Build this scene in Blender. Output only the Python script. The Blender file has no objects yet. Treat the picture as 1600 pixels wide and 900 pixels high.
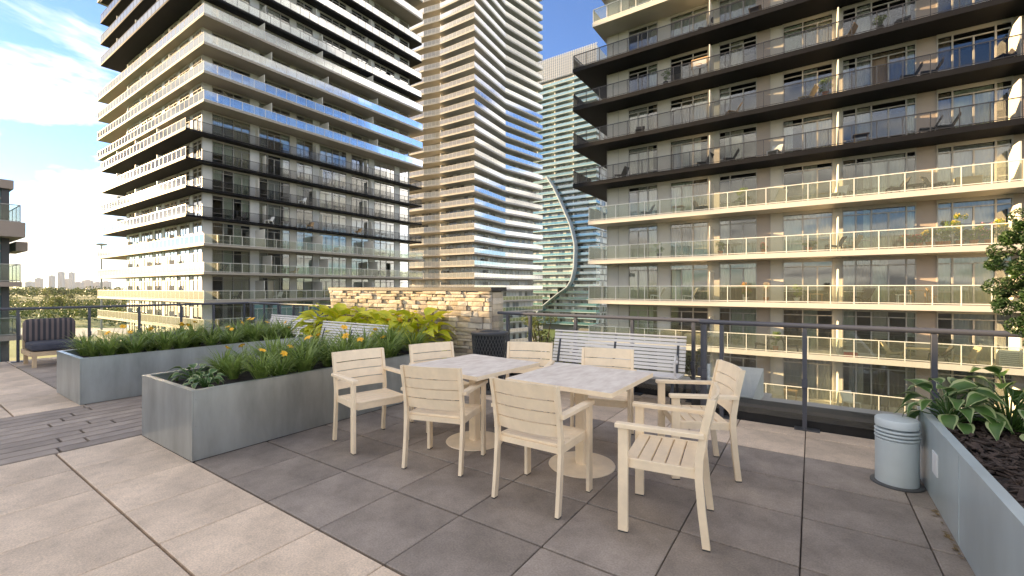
import bpy, math, random
from mathutils import Vector, Matrix
random.seed(7)
R = math.radians
SC = bpy.context.scene
COL = SC.collection

# ------------------------------------------------------------------ camera, sky, sun, exposure
cam_d = bpy.data.cameras.new("camera"); cam = bpy.data.objects.new("camera", cam_d); COL.objects.link(cam)
CAMH = 1.47
cam.location = (0, 0, CAMH); cam.rotation_euler = (R(90), 0, R(34.3))
cam_d.sensor_width = 36.0; cam_d.lens = 36.0 * 686 / 1600
cam_d.clip_start = 0.05; cam_d.clip_end = 20000
SC.camera = cam
SUN_AZ = R(14.5); SUN_EL = R(9.5)
sdir = Vector((-math.cos(SUN_AZ) * math.cos(SUN_EL), -math.sin(SUN_AZ) * math.cos(SUN_EL), math.sin(SUN_EL)))
sun_d = bpy.data.lights.new("sun", 'SUN'); sun = bpy.data.objects.new("sun", sun_d); COL.objects.link(sun)
sun_d.energy = 2.0; sun_d.angle = R(0.5); sun_d.color = (1.0, 0.78, 0.52)
sun.rotation_euler = sdir.to_track_quat('Z', 'Y').to_euler(); sun.location = (-40, -10, 30)
world = bpy.data.worlds.new("World"); SC.world = world; world.use_nodes = True
wt = world.node_tree; wt.nodes.clear()
def wn(t, **k):
    n = wt.nodes.new(t)
    for a, b in k.items(): setattr(n, a, b)
    return n
sky = wn('ShaderNodeTexSky', sky_type='NISHITA', sun_disc=False)
sky.sun_elevation = SUN_EL
sky.sun_rotation = math.atan2(sdir.x, sdir.y)
sky.altitude = 100; sky.air_density = 1.0; sky.dust_density = 0.05; sky.ozone_density = 1.6
tc = wn('ShaderNodeTexCoord'); sep = wn('ShaderNodeSeparateXYZ'); wt.links.new(tc.outputs['Generated'], sep.inputs[0])
def wmath(op, a, b=None, clamp=False):
    n = wn('ShaderNodeMath', operation=op); n.use_clamp = clamp
    for i, v in enumerate((a, b)):
        if v is None: continue
        if isinstance(v, (int, float)): n.inputs[i].default_value = v
        else: wt.links.new(v, n.inputs[i])
    return n.outputs[0]
zc = wmath('ADD', wmath('MAXIMUM', sep.outputs['Z'], 0.0), 0.16)
comb = wn('ShaderNodeCombineXYZ')
wt.links.new(wmath('DIVIDE', sep.outputs['X'], zc), comb.inputs[0]); wt.links.new(wmath('DIVIDE', sep.outputs['Y'], zc), comb.inputs[1])
comb.inputs[2].default_value = 16.75
nz = wn('ShaderNodeTexNoise'); nz.inputs['Scale'].default_value = 0.9; nz.inputs['Detail'].default_value = 7; nz.inputs['Roughness'].default_value = 0.56; nz.inputs['Distortion'].default_value = 0.35
wt.links.new(comb.outputs[0], nz.inputs['Vector'])
# more cloud towards the horizon
hz = wmath('MULTIPLY', wmath('SUBTRACT', 1.25, sep.outputs['Z']), 0.09)
cov = wmath('ADD', nz.outputs['Fac'], hz)
ramp = wn('ShaderNodeValToRGB'); ramp.color_ramp.elements[0].position = 0.53; ramp.color_ramp.elements[1].position = 0.66
ramp.color_ramp.elements[0].color = (0, 0, 0, 1); ramp.color_ramp.elements[1].color = (1, 1, 1, 1)
wt.links.new(cov, ramp.inputs[0])
shade = wn('ShaderNodeValToRGB'); shade.color_ramp.elements[0].position = 0.585; shade.color_ramp.elements[1].position = 0.76
shade.color_ramp.elements[0].color = (1.75, 1.8, 1.86, 1); shade.color_ramp.elements[1].color = (0.46, 0.51, 0.60, 1)
wt.links.new(cov, shade.inputs[0])
mx = wn('ShaderNodeMix', data_type='RGBA'); wt.links.new(ramp.outputs[0], mx.inputs['Factor'])
skc = wn('ShaderNodeMix', data_type='RGBA', blend_type='MULTIPLY'); skc.inputs['Factor'].default_value = 1.0
skc.inputs['B'].default_value = (0.125, 0.18, 0.315, 1); wt.links.new(sky.outputs[0], skc.inputs['A'])
wt.links.new(skc.outputs['Result'], mx.inputs['A']); wt.links.new(shade.outputs[0], mx.inputs['B'])
bg = wn('ShaderNodeBackground'); bg.inputs['Strength'].default_value = 0.15
wo = wn('ShaderNodeOutputWorld'); wt.links.new(mx.outputs['Result'], bg.inputs['Color']); wt.links.new(bg.outputs[0], wo.inputs['Surface'])
SC.view_settings.view_transform = 'Standard'; SC.view_settings.look = 'None'; SC.view_settings.gamma = 1.0
SC.view_settings.exposure = 3.35
SC.view_settings.use_white_balance = True; SC.view_settings.white_balance_temperature = 8500; SC.view_settings.white_balance_tint = 10
SC.render.engine = 'CYCLES'
cy = SC.cycles
cy.use_denoising = True; cy.max_bounces = 8; cy.diffuse_bounces = 4; cy.glossy_bounces = 4; cy.transmission_bounces = 4
cy.transparent_max_bounces = 24; cy.sample_clamp_indirect = 6.0; cy.caustics_reflective = False; cy.caustics_refractive = False

# ------------------------------------------------------------------ materials
MATS = {}
def mat(name, col, rough=0.6, metal=0.0, var=0.0, vscale=5.0, bump=0.0, bscale=40.0, spec=0.5, col2=None, stretch=None, random_obj=0.0, emit=None, spots=False):
    if name in MATS: return MATS[name]
    m = bpy.data.materials.new(name); m.use_nodes = True; nt = m.node_tree; b = nt.nodes['Principled BSDF']
    b.inputs['Base Color'].default_value = (*col, 1); b.inputs['Roughness'].default_value = rough; b.inputs['Metallic'].default_value = metal
    b.inputs['Specular IOR Level'].default_value = spec
    t = nt.nodes.new('ShaderNodeTexCoord'); vec = t.outputs['Object']
    if stretch:
        mp = nt.nodes.new('ShaderNodeMapping'); mp.inputs['Scale'].default_value = stretch; nt.links.new(vec, mp.inputs[0]); vec = mp.outputs[0]
    csock = None
    if var or col2:
        n = nt.nodes.new('ShaderNodeTexNoise'); n.inputs['Scale'].default_value = vscale; n.inputs['Detail'].default_value = 6; n.inputs['Roughness'].default_value = 0.6
        nt.links.new(vec, n.inputs['Vector'])
        r = nt.nodes.new('ShaderNodeValToRGB'); r.color_ramp.elements[0].position = 0.32; r.color_ramp.elements[1].position = 0.70
        lo = col2 if col2 else tuple(c * (1 - var) for c in col); hi = col if col2 else tuple(min(1, c * (1 + var)) for c in col)
        r.color_ramp.elements[0].color = (*lo, 1); r.color_ramp.elements[1].color = (*hi, 1)
        nt.links.new(n.outputs['Fac'], r.inputs[0]); csock = r.outputs[0]
    if random_obj:
        oi = nt.nodes.new('ShaderNodeObjectInfo'); hsv = nt.nodes.new('ShaderNodeHueSaturation')
        mr = nt.nodes.new('ShaderNodeMapRange'); mr.inputs['To Min'].default_value = 1 - random_obj; mr.inputs['To Max'].default_value = 1 + random_obj
        nt.links.new(oi.outputs['Random'], mr.inputs['Value']); nt.links.new(mr.outputs[0], hsv.inputs['Value'])
        if csock: nt.links.new(csock, hsv.inputs['Color'])
        else: hsv.inputs['Color'].default_value = (*col, 1)
        csock = hsv.outputs[0]
    if spots:      # fine aggregate speckle and large damp marks, in world space so that they cross the joints
        geo = nt.nodes.new('ShaderNodeNewGeometry')
        for sc_, p0, p1, lo, fac in ((95.0, .36, .66, .60, .6), (1.1, .40, .60, .84, .7), (14.0, .30, .50, .78, .5)):
            nn = nt.nodes.new('ShaderNodeTexNoise'); nn.inputs['Scale'].default_value = sc_; nn.inputs['Detail'].default_value = 4; nt.links.new(geo.outputs['Position'], nn.inputs['Vector'])
            r2 = nt.nodes.new('ShaderNodeValToRGB'); r2.color_ramp.elements[0].position = p0; r2.color_ramp.elements[1].position = p1; r2.color_ramp.elements[0].color = (lo, lo, lo, 1)
            nt.links.new(nn.outputs['Fac'], r2.inputs[0]); mm = nt.nodes.new('ShaderNodeMix'); mm.data_type = 'RGBA'; mm.blend_type = 'MULTIPLY'; mm.inputs['Factor'].default_value = fac
            nt.links.new(csock, mm.inputs['A']); nt.links.new(r2.outputs[0], mm.inputs['B']); csock = mm.outputs['Result']
    if csock: nt.links.new(csock, b.inputs['Base Color'])
    if bump:
        n2 = nt.nodes.new('ShaderNodeTexNoise'); n2.inputs['Scale'].default_value = bscale; n2.inputs['Detail'].default_value = 5; nt.links.new(vec, n2.inputs['Vector'])
        bp = nt.nodes.new('ShaderNodeBump'); bp.inputs['Strength'].default_value = bump; bp.inputs['Distance'].default_value = 0.01
        nt.links.new(n2.outputs['Fac'], bp.inputs['Height']); nt.links.new(bp.outputs[0], b.inputs['Normal'])
    if emit:
        b.inputs['Emission Color'].default_value = (*emit, 1); b.inputs['Emission Strength'].default_value = 1.0
    MATS[name] = m; return m
def glass(name, tint, refl_min=0.06, milky=0.0, milk=(0.8, 0.85, 0.8), rough=0.02, ior=1.5, gc=0.95):
    m = bpy.data.materials.new(name); m.use_nodes = True; nt = m.node_tree; nt.nodes.clear()
    tr = nt.nodes.new('ShaderNodeBsdfTransparent'); tr.inputs[0].default_value = (*tint, 1)
    gl = nt.nodes.new('ShaderNodeBsdfGlossy'); gl.inputs['Roughness'].default_value = rough; gl.inputs['Color'].default_value = (gc, gc*1.02, gc*1.05, 1)
    fr = nt.nodes.new('ShaderNodeFresnel'); fr.inputs['IOR'].default_value = ior
    mrn = nt.nodes.new('ShaderNodeMapRange'); mrn.inputs['To Min'].default_value = refl_min; mrn.inputs['To Max'].default_value = 1.0
    nt.links.new(fr.outputs[0], mrn.inputs['Value'])
    base = tr
    if milky:
        df = nt.nodes.new('ShaderNodeBsdfDiffuse'); df.inputs[0].default_value = (*milk, 1)
        tl = nt.nodes.new('ShaderNodeBsdfTranslucent'); tl.inputs[0].default_value = (*milk, 1)
        ad = nt.nodes.new('ShaderNodeMixShader'); ad.inputs[0].default_value = 0.4; nt.links.new(df.outputs[0], ad.inputs[1]); nt.links.new(tl.outputs[0], ad.inputs[2])
        m1 = nt.nodes.new('ShaderNodeMixShader'); m1.inputs[0].default_value = milky; nt.links.new(tr.outputs[0], m1.inputs[1]); nt.links.new(ad.outputs[0], m1.inputs[2]); base = m1
    ms = nt.nodes.new('ShaderNodeMixShader'); nt.links.new(mrn.outputs[0], ms.inputs[0]); nt.links.new(base.outputs[0], ms.inputs[1]); nt.links.new(gl.outputs[0], ms.inputs[2])
    o = nt.nodes.new('ShaderNodeOutputMaterial'); nt.links.new(ms.outputs[0], o.inputs['Surface'])
    MATS[name] = m; return m

def leaf_mat(name, c1, c2, rough=0.45, trans=0.35, scale=6.0):
    m = bpy.data.materials.new(name); m.use_nodes = True; nt = m.node_tree; b = nt.nodes['Principled BSDF']
    t = nt.nodes.new('ShaderNodeTexCoord'); n = nt.nodes.new('ShaderNodeTexNoise'); n.inputs['Scale'].default_value = scale; n.inputs['Detail'].default_value = 3
    nt.links.new(t.outputs['Object'], n.inputs['Vector'])
    r = nt.nodes.new('ShaderNodeValToRGB'); r.color_ramp.elements[0].position = 0.35; r.color_ramp.elements[1].position = 0.65
    r.color_ramp.elements[0].color = (*c1, 1); r.color_ramp.elements[1].color = (*c2, 1); nt.links.new(n.outputs['Fac'], r.inputs[0])
    nt.links.new(r.outputs[0], b.inputs['Base Color']); b.inputs['Roughness'].default_value = rough
    tl = nt.nodes.new('ShaderNodeBsdfTranslucent'); nt.links.new(r.outputs[0], tl.inputs[0])
    ms = nt.nodes.new('ShaderNodeMixShader'); ms.inputs[0].default_value = trans
    nt.links.new(b.outputs[0], ms.inputs[1]); nt.links.new(tl.outputs[0], ms.inputs[2])
    nt.links.new(ms.outputs[0], nt.nodes['Material Output'].inputs['Surface'])
    MATS[name] = m; return m

# ------------------------------------------------------------------ mesh helpers
WLOC = {}
class MB:
    def __init__(s): s.v = []; s.f = []; s.mi = []
    def add(s, vs, fs, mi=0):
        o = len(s.v); s.v += [tuple(x) for x in vs]; s.f += [tuple(i + o for i in q) for q in fs]; s.mi += [mi] * len(fs); return s
    def box(s, x0, x1, y0, y1, z0, z1, mi=0):
        return s.add([(x0,y0,z0),(x1,y0,z0),(x1,y1,z0),(x0,y1,z0),(x0,y0,z1),(x1,y0,z1),(x1,y1,z1),(x0,y1,z1)],
                     [(0,3,2,1),(4,5,6,7),(0,1,5,4),(1,2,6,5),(2,3,7,6),(3,0,4,7)], mi)
    def bbox(s, x0, x1, y0, y1, z0, z1, b=0.004, mi=0):
        """box with chamfered vertical and top edges"""
        vs = []; 
        for z, i in ((z0, 0), (z1 - b, 0), (z1, b)):
            a0, a1, c0, c1 = x0 + i, x1 - i, y0 + i, y1 - i
            vs += [(a0 + b, c0, z), (a1 - b, c0, z), (a1, c0 + b, z), (a1, c1 - b, z), (a1 - b, c1, z), (a0 + b, c1, z), (a0, c1 - b, z), (a0, c0 + b, z)]
        fs = [tuple(range(7, -1, -1)), tuple(range(16, 24))]
        for l in (0, 8):
            for i in range(8): fs.append((l + i, l + (i + 1) % 8, l + 8 + (i + 1) % 8, l + 8 + i))
        return s.add(vs, fs, mi)
    def prism(s, poly, z0, z1, mi=0, mside=None):
        n = len(poly); vs = [(x, y, z0) for x, y in poly] + [(x, y, z1) for x, y in poly]
        s.add(vs, [tuple(range(n - 1, -1, -1)), tuple(range(n, 2 * n))], mi)
        o = len(s.v) - 2 * n
        for i in range(n): s.f.append((o + i, o + (i + 1) % n, o + n + (i + 1) % n, o + n + i)); s.mi.append(mi if mside is None else mside)
        return s
    def obox(s, A, d, n, s0, s1, z0, z1, o0, o1, mi=0):
        """box along plan line: start A, direction d, normal n (plan), s,z,offset ranges"""
        vs = []
        for z in (z0, z1):
            for (ss, oo) in ((s0, o0), (s1, o0), (s1, o1), (s0, o1)):
                vs.append((A[0] + d[0] * ss + n[0] * oo, A[1] + d[1] * ss + n[1] * oo, z))
        return s.add(vs, [(0,3,2,1),(4,5,6,7),(0,1,5,4),(1,2,6,5),(2,3,7,6),(3,0,4,7)], mi)
    def bar(s, p, q, w, t, up=(0, 0, 1), mi=0):
        p, q = Vector(p), Vector(q); d = (q - p).normalized(); u = Vector(up); a = d.cross(u)
        if a.length < 1e-5: a = d.cross(Vector((1, 0, 0)))
        a.normalize(); b = a.cross(d).normalized(); vs = []
        for c in (p, q):
            for i, j in ((-1, -1), (1, -1), (1, 1), (-1, 1)): vs.append(c + a * (i * w / 2) + b * (j * t / 2))
        return s.add(vs, [(0,1,2,3),(7,6,5,4),(0,4,5,1),(1,5,6,2),(2,6,7,3),(3,7,4,0)], mi)
    def tube(s, pts, r, n=8, mi=0, cap=True):
        pts = [Vector(p) for p in pts]; rs = r if isinstance(r, (list, tuple)) else [r] * len(pts); o = len(s.v); prev = None
        for i, p in enumerate(pts):
            d = (pts[min(i + 1, len(pts) - 1)] - pts[max(i - 1, 0)]).normalized()
            a = d.cross(Vector((0, 0, 1))) if prev is None else prev - d * prev.dot(d)
            if a.length < 1e-4: a = d.cross(Vector((1, 0, 0)))
            a.normalize(); prev = a; b = d.cross(a)
            for k in range(n):
                t = 2 * math.pi * k / n; s.v.append(tuple(p + a * (math.cos(t) * rs[i]) + b * (math.sin(t) * rs[i])))
        for i in range(len(pts) - 1):
            for k in range(n): s.f.append((o + i*n + k, o + i*n + (k+1) % n, o + (i+1)*n + (k+1) % n, o + (i+1)*n + k)); s.mi.append(mi)
        if cap:
            s.f.append(tuple(o + k for k in range(n - 1, -1, -1))); s.mi.append(mi)
            e = o + (len(pts) - 1) * n; s.f.append(tuple(e + k for k in range(n))); s.mi.append(mi)
        return s
    def lathe(s, prof, n=32, c=(0, 0), mi=0, sx=1, sy=1):
        o = len(s.v)
        for (r, z) in prof:
            for k in range(n): t = 2 * math.pi * k / n; s.v.append((c[0] + r * sx * math.cos(t), c[1] + r * sy * math.sin(t), z))
        for i in range(len(prof) - 1):
            for k in range(n): s.f.append((o + i*n + k, o + i*n + (k+1) % n, o + (i+1)*n + (k+1) % n, o + (i+1)*n + k)); s.mi.append(mi)
        s.f.append(tuple(o + k for k in range(n - 1, -1, -1))); s.mi.append(mi)
        e = o + (len(prof) - 1) * n; s.f.append(tuple(e + k for k in range(n))); s.mi.append(mi)
        return s
    def mesh(s, name, mats, smooth=False):
        me = bpy.data.meshes.new(name); me.from_pydata(s.v, [], s.f)
        for m in (mats if isinstance(mats, (list, tuple)) else [mats]): me.materials.append(m)
        if any(s.mi): me.polygons.foreach_set('material_index', s.mi)
        if smooth: me.polygons.foreach_set('use_smooth', [True] * len(me.polygons))
        me.update(); return me
    def build(s, name, mats, parent=None, smooth=False, local=False, angle=None):
        me = s.mesh(name, mats, smooth)
        if angle:
            me.polygons.foreach_set('use_smooth', [True] * len(me.polygons)); me.set_sharp_from_angle(angle=R(angle))
        return put(name, me, parent, (0, 0, 0), local)
def put(name, me, parent=None, loc=(0, 0, 0), local=False):
    o = bpy.data.objects.new(name, me); COL.objects.link(o); o.location = loc
    if parent is not None:
        o.parent = parent
        if not local: o.matrix_parent_inverse = Matrix.Translation(-WLOC.get(parent.name, Vector()))
    WLOC[o.name] = Vector(loc)
    return o
def empty(name, loc=(0, 0, 0), rz=0, label=None, cat=None, group=None):
    o = bpy.data.objects.new(name, None); COL.objects.link(o); o.location = loc; o.rotation_euler = (0, 0, rz); o.empty_display_size = 0.1
    WLOC[o.name] = Vector(loc)
    if label: tag(o, label, cat, group)
    return o
def tag(o, label=None, cat=None, group=None, kind=None):
    if label: o['label'] = label
    if cat: o['category'] = cat
    if group: o['group'] = group
    if kind: o['kind'] = kind
    return o
KIDS = {}
def copy_tree(o, parent=None):
    c = o.copy(); COL.objects.link(c)
    if parent is not None: c.parent = parent
    for ch in list(o.children): copy_tree(ch, c)
    return c

# ------------------------------------------------------------------ palette
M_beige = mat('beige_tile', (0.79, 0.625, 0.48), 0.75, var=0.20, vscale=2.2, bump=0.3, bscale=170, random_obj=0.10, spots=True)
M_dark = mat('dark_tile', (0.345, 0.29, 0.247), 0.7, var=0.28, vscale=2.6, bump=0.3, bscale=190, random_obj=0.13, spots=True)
M_paver = mat('paver', (0.33, 0.275, 0.235), 0.75, var=0.2, vscale=3, bump=0.35, bscale=90, random_obj=0.16)
M_joint = mat('joint', (0.085, 0.07, 0.06), 0.9)
M_steel = mat('galvanized', (0.47, 0.51, 0.51), 0.36, metal=0.85, var=0.2, vscale=4.0, stretch=(1.0, 1.0, 0.3), bump=0.05, bscale=25)
M_steel2 = mat('painted_steel', (0.42, 0.49, 0.51), 0.28, var=0.12, vscale=2.5, stretch=(1, 1, .4))
M_chair = mat('cream_aluminium', (0.90, 0.735, 0.535), 0.42, var=0.08, vscale=9, bump=0.05, bscale=220, random_obj=.035)
M_stone_top = mat('table_stone', (0.86, 0.79, 0.71), 0.6, spec=.25, col2=(0.66, 0.57, 0.50), vscale=7, stretch=(2.2, 0.8, 1))
M_rail = mat('rail_paint', (0.075, 0.08, 0.10), 0.38, spec=0.5)
M_black = mat('black_membrane', (0.018, 0.018, 0.02), 0.55, var=0.3, vscale=4)
M_bench = mat('bench_grey', (0.70, 0.67, 0.64), 0.38, var=0.04)
M_benchdk = mat('bench_leg', (0.03, 0.035, 0.045), 0.45)
M_can = mat('can_metal', (0.075, 0.08, 0.085), 0.42)
M_lid = mat('can_lid', (0.045, 0.047, 0.05), 0.4)
M_soil = mat('soil', (0.022, 0.017, 0.014), 0.95, bump=1.0, bscale=30)
M_bark = mat('bark_chip', (0.05, 0.033, 0.026), 0.85, var=0.7, vscale=20)
M_conc = mat('concrete', (0.42, 0.38, 0.34), 0.8, var=0.12, vscale=2, bump=0.2)
M_cream = mat('cream_concrete', (0.40, 0.355, 0.30), 0.7, var=0.06, vscale=0.6)
M_concw = mat('white_concrete', (0.56, 0.525, 0.47), 0.7, var=0.06, vscale=0.6)
M_tansoff = mat('tan_concrete', (0.50, 0.48, 0.45), 0.8, var=0.07, vscale=0.5)
M_blk = mat('black_slab', (0.009, 0.009, 0.011), 0.6, var=0.2, vscale=0.7, spec=0.12)
M_blkfr = mat('black_frame', (0.02, 0.02, 0.024), 0.4)
M_whtfr = mat('white_frame', (0.76, 0.73, 0.66), 0.45)
M_greyfr = mat('grey_frame', (0.42, 0.40, 0.37), 0.45)
M_panel = mat('wall_panel', (0.57, 0.54, 0.48), 0.6, var=0.05, vscale=0.8)
M_panelb = mat('brown_panel', (0.43, 0.355, 0.30), 0.6, var=0.05, vscale=0.8)
M_panelg = mat('pale_panel', (0.68, 0.68, 0.66), 0.5, var=0.04, vscale=0.8)
M_room = mat('room_wall', (0.22, 0.21, 0.2), 0.9)
M_curt = [mat('curtain_green', (0.55, 0.60, 0.50), 0.9), mat('curtain_cream', (0.66, 0.60, 0.48), 0.9), mat('curtain_white', (0.70, 0.70, 0.68), 0.9), mat('curtain_grey', (0.50, 0.50, 0.48), 0.9), mat('curtain_brown', (0.30, 0.22, 0.16), 0.9)]
G_win = glass('window_glass', (0.90, 0.92, 0.90), 0.05)
G_white = glass('balcony_glass_clear', (0.90, 0.92, 0.86), 0.0, 0.07, (0.75, 0.75, 0.62), ior=1.3)
G_black = glass('balcony_glass_smoked', (0.80, 0.80, 0.80), 0.0, 0.0, ior=1.2)
G_frit = glass('balcony_glass_fritted', (0.78, 0.80, 0.80), 0.02, 0.10, (0.55, 0.52, 0.45), ior=1.3, gc=.42)
G_cream = glass('balcony_glass_cream', (0.70, 0.70, 0.68), 0.04, 0.5, (0.74, 0.74, 0.72), ior=1.3, gc=.6)
G_cool = glass('balcony_glass_cool', (0.62, 0.68, 0.74), 0.10, 0.14, (0.42, 0.48, 0.56), gc=.62)
G_blue = glass('balcony_glass_sky', (0.70, 0.78, 0.82), 0.16, 0.06, (0.6, 0.65, 0.7))
G_teal = glass('balcony_glass_teal', (0.40, 0.66, 0.74), 0.2, 0.5, (0.16, 0.52, 0.66))
G_terr = glass('terrace_glass', (0.93, 0.96, 0.95), 0.015)
L_lily = leaf_mat('lily_leaf', (0.13, 0.22, 0.045), (0.33, 0.43, 0.12), 0.4, 0.3)
L_lilyf = mat('lily_flower', (0.88, 0.47, 0.04), 0.6)
L_hosta = leaf_mat('hosta_leaf', (0.05, 0.12, 0.03), (0.09, 0.19, 0.045), 0.4, 0.25)
L_hostae = leaf_mat('hosta_edge', (0.28, 0.36, 0.16), (0.40, 0.46, 0.24), 0.45, 0.25)
L_hostay = leaf_mat('hosta_yellow_leaf', (0.42, 0.52, 0.04), (0.80, 0.72, 0.07), 0.4, 0.35)
L_yew = leaf_mat('yew_leaf', (0.010, 0.035, 0.010), (0.03, 0.075, 0.016), 0.5, 0.25, 3)
L_tree = leaf_mat('tree_leaf', (0.03, 0.06, 0.015), (0.09, 0.125, 0.03), 0.6, 0.2, 0.3)
L_treel = leaf_mat('tree_leaf_light', (0.09, 0.12, 0.03), (0.17, 0.19, 0.05), 0.6, 0.2, 0.3)
L_treey = leaf_mat('tree_leaf_gold', (0.20, 0.20, 0.02), (0.34, 0.28, 0.03), 0.6, 0.2, 0.6)
M_trunk = mat('trunk_bark', (0.07, 0.05, 0.035), 0.9, var=0.3, vscale=8)

# ------------------------------------------------------------------ ground and terrace
GZ = -18.0
g = MB(); g.add([(-4800, -4800, GZ), (4800, -4800, GZ), (4800, 4800, GZ), (-4800, 4800, GZ)], [(0, 1, 2, 3)])
tag(g.build('ground', mat('grassland', (0.085, 0.13, 0.035), 0.95, var=0.4, vscale=0.02)), kind='structure')
TX0, TX1, TY0, TY1 = -13.5, 9.0, -12.0, 6.5
deck = MB(); deck.box(TX0, TX1, TY0, TY1, -0.55, -0.035)
deck_o = tag(deck.build('terrace_floor', M_joint), kind='structure')
tile_cache = {}
def tile(x0, x1, y0, y1, m, name):
    w, l = round(x1 - x0, 3), round(y1 - y0, 3); key = (w, l, m.name)
    if key not in tile_cache:
        tile_cache[key] = MB().bbox(-w/2, w/2, -l/2, l/2, -0.04, 0.0, 0.004).mesh(name, m)
    return put(name, tile_cache[key], deck_o, ((x0 + x1)/2, (y0 + y1)/2, random.uniform(-0.0008, 0.0008)))
T = 0.61; GX = -4.32; GY = 1.547; gp = 0.0065
def tiles(x0, x1, y0, y1, m):
    i0 = math.floor((x0 - GX)/T + 1e-6); 
    i = i0
    while GX + i*T < x1 - 1e-3:
        a, b = max(x0, GX + i*T), min(x1, GX + (i+1)*T)
        j = math.floor((y0 - GY)/T + 1e-6)
        while GY + j*T < y1 - 1e-3:
            c, d = max(y0, GY + j*T), min(y1, GY + (j+1)*T)
            if b - a > 0.05 and d - c > 0.05: tile(a + gp*.55, b - gp*.55, c + gp*1.2, d - gp*1.2, m, 'floor_tile')
            j += 1
        i += 1
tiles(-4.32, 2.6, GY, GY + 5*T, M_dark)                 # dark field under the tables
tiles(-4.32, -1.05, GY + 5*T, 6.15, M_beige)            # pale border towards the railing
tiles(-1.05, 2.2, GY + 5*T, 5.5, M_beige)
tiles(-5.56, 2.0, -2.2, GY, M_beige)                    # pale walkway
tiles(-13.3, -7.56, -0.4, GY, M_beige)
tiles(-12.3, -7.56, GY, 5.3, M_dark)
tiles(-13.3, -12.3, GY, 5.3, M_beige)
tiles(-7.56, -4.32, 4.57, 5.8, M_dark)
# long pavers between the planters
rows = 11; pw = (7.55 - 5.56)/rows
for r_ in range(rows):
    y = -1.6 - random.random()*0.7
    while y < 5.0:
        l = random.choice((0.62, 0.8, 0.95, 1.1))
        tile(-7.55 + r_*pw + 0.012, -7.55 + (r_+1)*pw - 0.012, y + 0.010, y + l - 0.010, M_paver, 'paver'); y += l
podium = MB(); podium.box(-13.8, 20, -40, 6.55, GZ, -0.56)
tag(podium.build('podium_building', M_conc), 'concrete podium block carrying the terrace', 'building')
# ------------------------------------------------------------------ planters
def planter(name, label, x0, x1, y0, y1, h, soil=0.07, m=M_steel, rim=0.045):
    e = empty(name, ((x0+x1)/2, (y0+y1)/2, 0), 0, label, 'planter')
    t = 0.012
    def panel(nm, a, b, c, d): MB().bbox(a, b, c, d, 0.006, h - 0.004, 0.0015).build(nm, m, e)
    panel('side_panel', x0, x0 + t, y0 + t + .001, y1 - t - .001); panel('side_panel', x1 - t, x1, y0 + t + .001, y1 - t - .001)
    panel('end_panel', x0, x1, y0, y0 + t); panel('end_panel', x0, x1, y1 - t, y1)
    r = MB(); r.box(x0 - .003, x1 + .003, y0 - .003, y0 + rim, h - .003, h + .009); r.box(x0 - .003, x1 + .003, y1 - rim, y1 + .003, h - .003, h + .009)
    r.box(x0 - .003, x0 + rim, y0 + rim, y1 - rim, h - .003, h + .009); r.box(x1 - rim, x1 + .003, y0 + rim, y1 - rim, h - .003, h + .009)
    r.build('rim', m, e)
    yy = y0 + 1.2
    while yy < y1 - .3 and y1 - y0 > 1:
        for xs in (x0 - .0025, x1 - .0005): MB().box(xs, xs + .003, yy, yy + .022, .012, h - .012).build('seam', m, e)
        yy += 1.22
    rv = MB().lathe([(.006, 0), (.0055, .0018), (.003, .003)], 10).mesh('rivet', m)
    for zz in (.06, .3, h - .07):
        for (px_, py_, rot) in ((x1 + .0002, y0 + .03, (0, R(90), 0)), (x1 - .03, y0 - .0002, (R(90), 0, 0)), (x0 + .03, y0 - .0002, (R(90), 0, 0)), (x0 - .0002, y0 + .03, (0, R(-90), 0))):
            o_ = put('rivet', rv, e, (px_, py_, zz)); o_.rotation_euler = rot
    s_ = MB(); nx, ny = max(2, int((x1-x0)/0.12)), max(2, int((y1-y0)/0.12))
    vs = [(x0 + t + (x1-x0-2*t)*i/nx, y0 + t + (y1-y0-2*t)*j/ny, h - soil + random.uniform(-.015, .015)) for j in range(ny+1) for i in range(nx+1)]
    s_.add(vs, [(j*(nx+1)+i, j*(nx+1)+i+1, (j+1)*(nx+1)+i+1, (j+1)*(nx+1)+i) for j in range(ny) for i in range(nx)])
    s_.build('soil', M_soil, e); return e
pl1 = planter('steel_planter', 'long galvanized steel planter of daylilies beside the dining chairs', -5.51, -4.31, 1.535, 4.56, 0.594)
pl2 = planter('steel_planter', 'galvanized steel planter of daylilies beside the striped sofa', -8.75, -7.56, 1.49, 4.6, 0.578)
pl4 = planter('steel_planter', 'steel planter of yellow hostas along the stone wall', -8.6, -5.25, 5.05, 5.78, 0.50)
pl3 = planter('steel_planter', 'blue grey steel planter with bark mulch beside the bollard', 0.69, 2.6, -2.6, 4.66, 0.53, 0.06, M_steel2, 0.05)
MB().box(0.6835, 0.6895, 3.98, 4.115, 0.215, 0.36).build('white_plate', mat('white_plate', (0.78, 0.8, 0.82), 0.5), pl3)
sm = MB()
for (x, y) in ((0.686, 4.5),): sm.box(0.687, 0.691, 0.5, 0.502, 0.02, 0.5)
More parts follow.
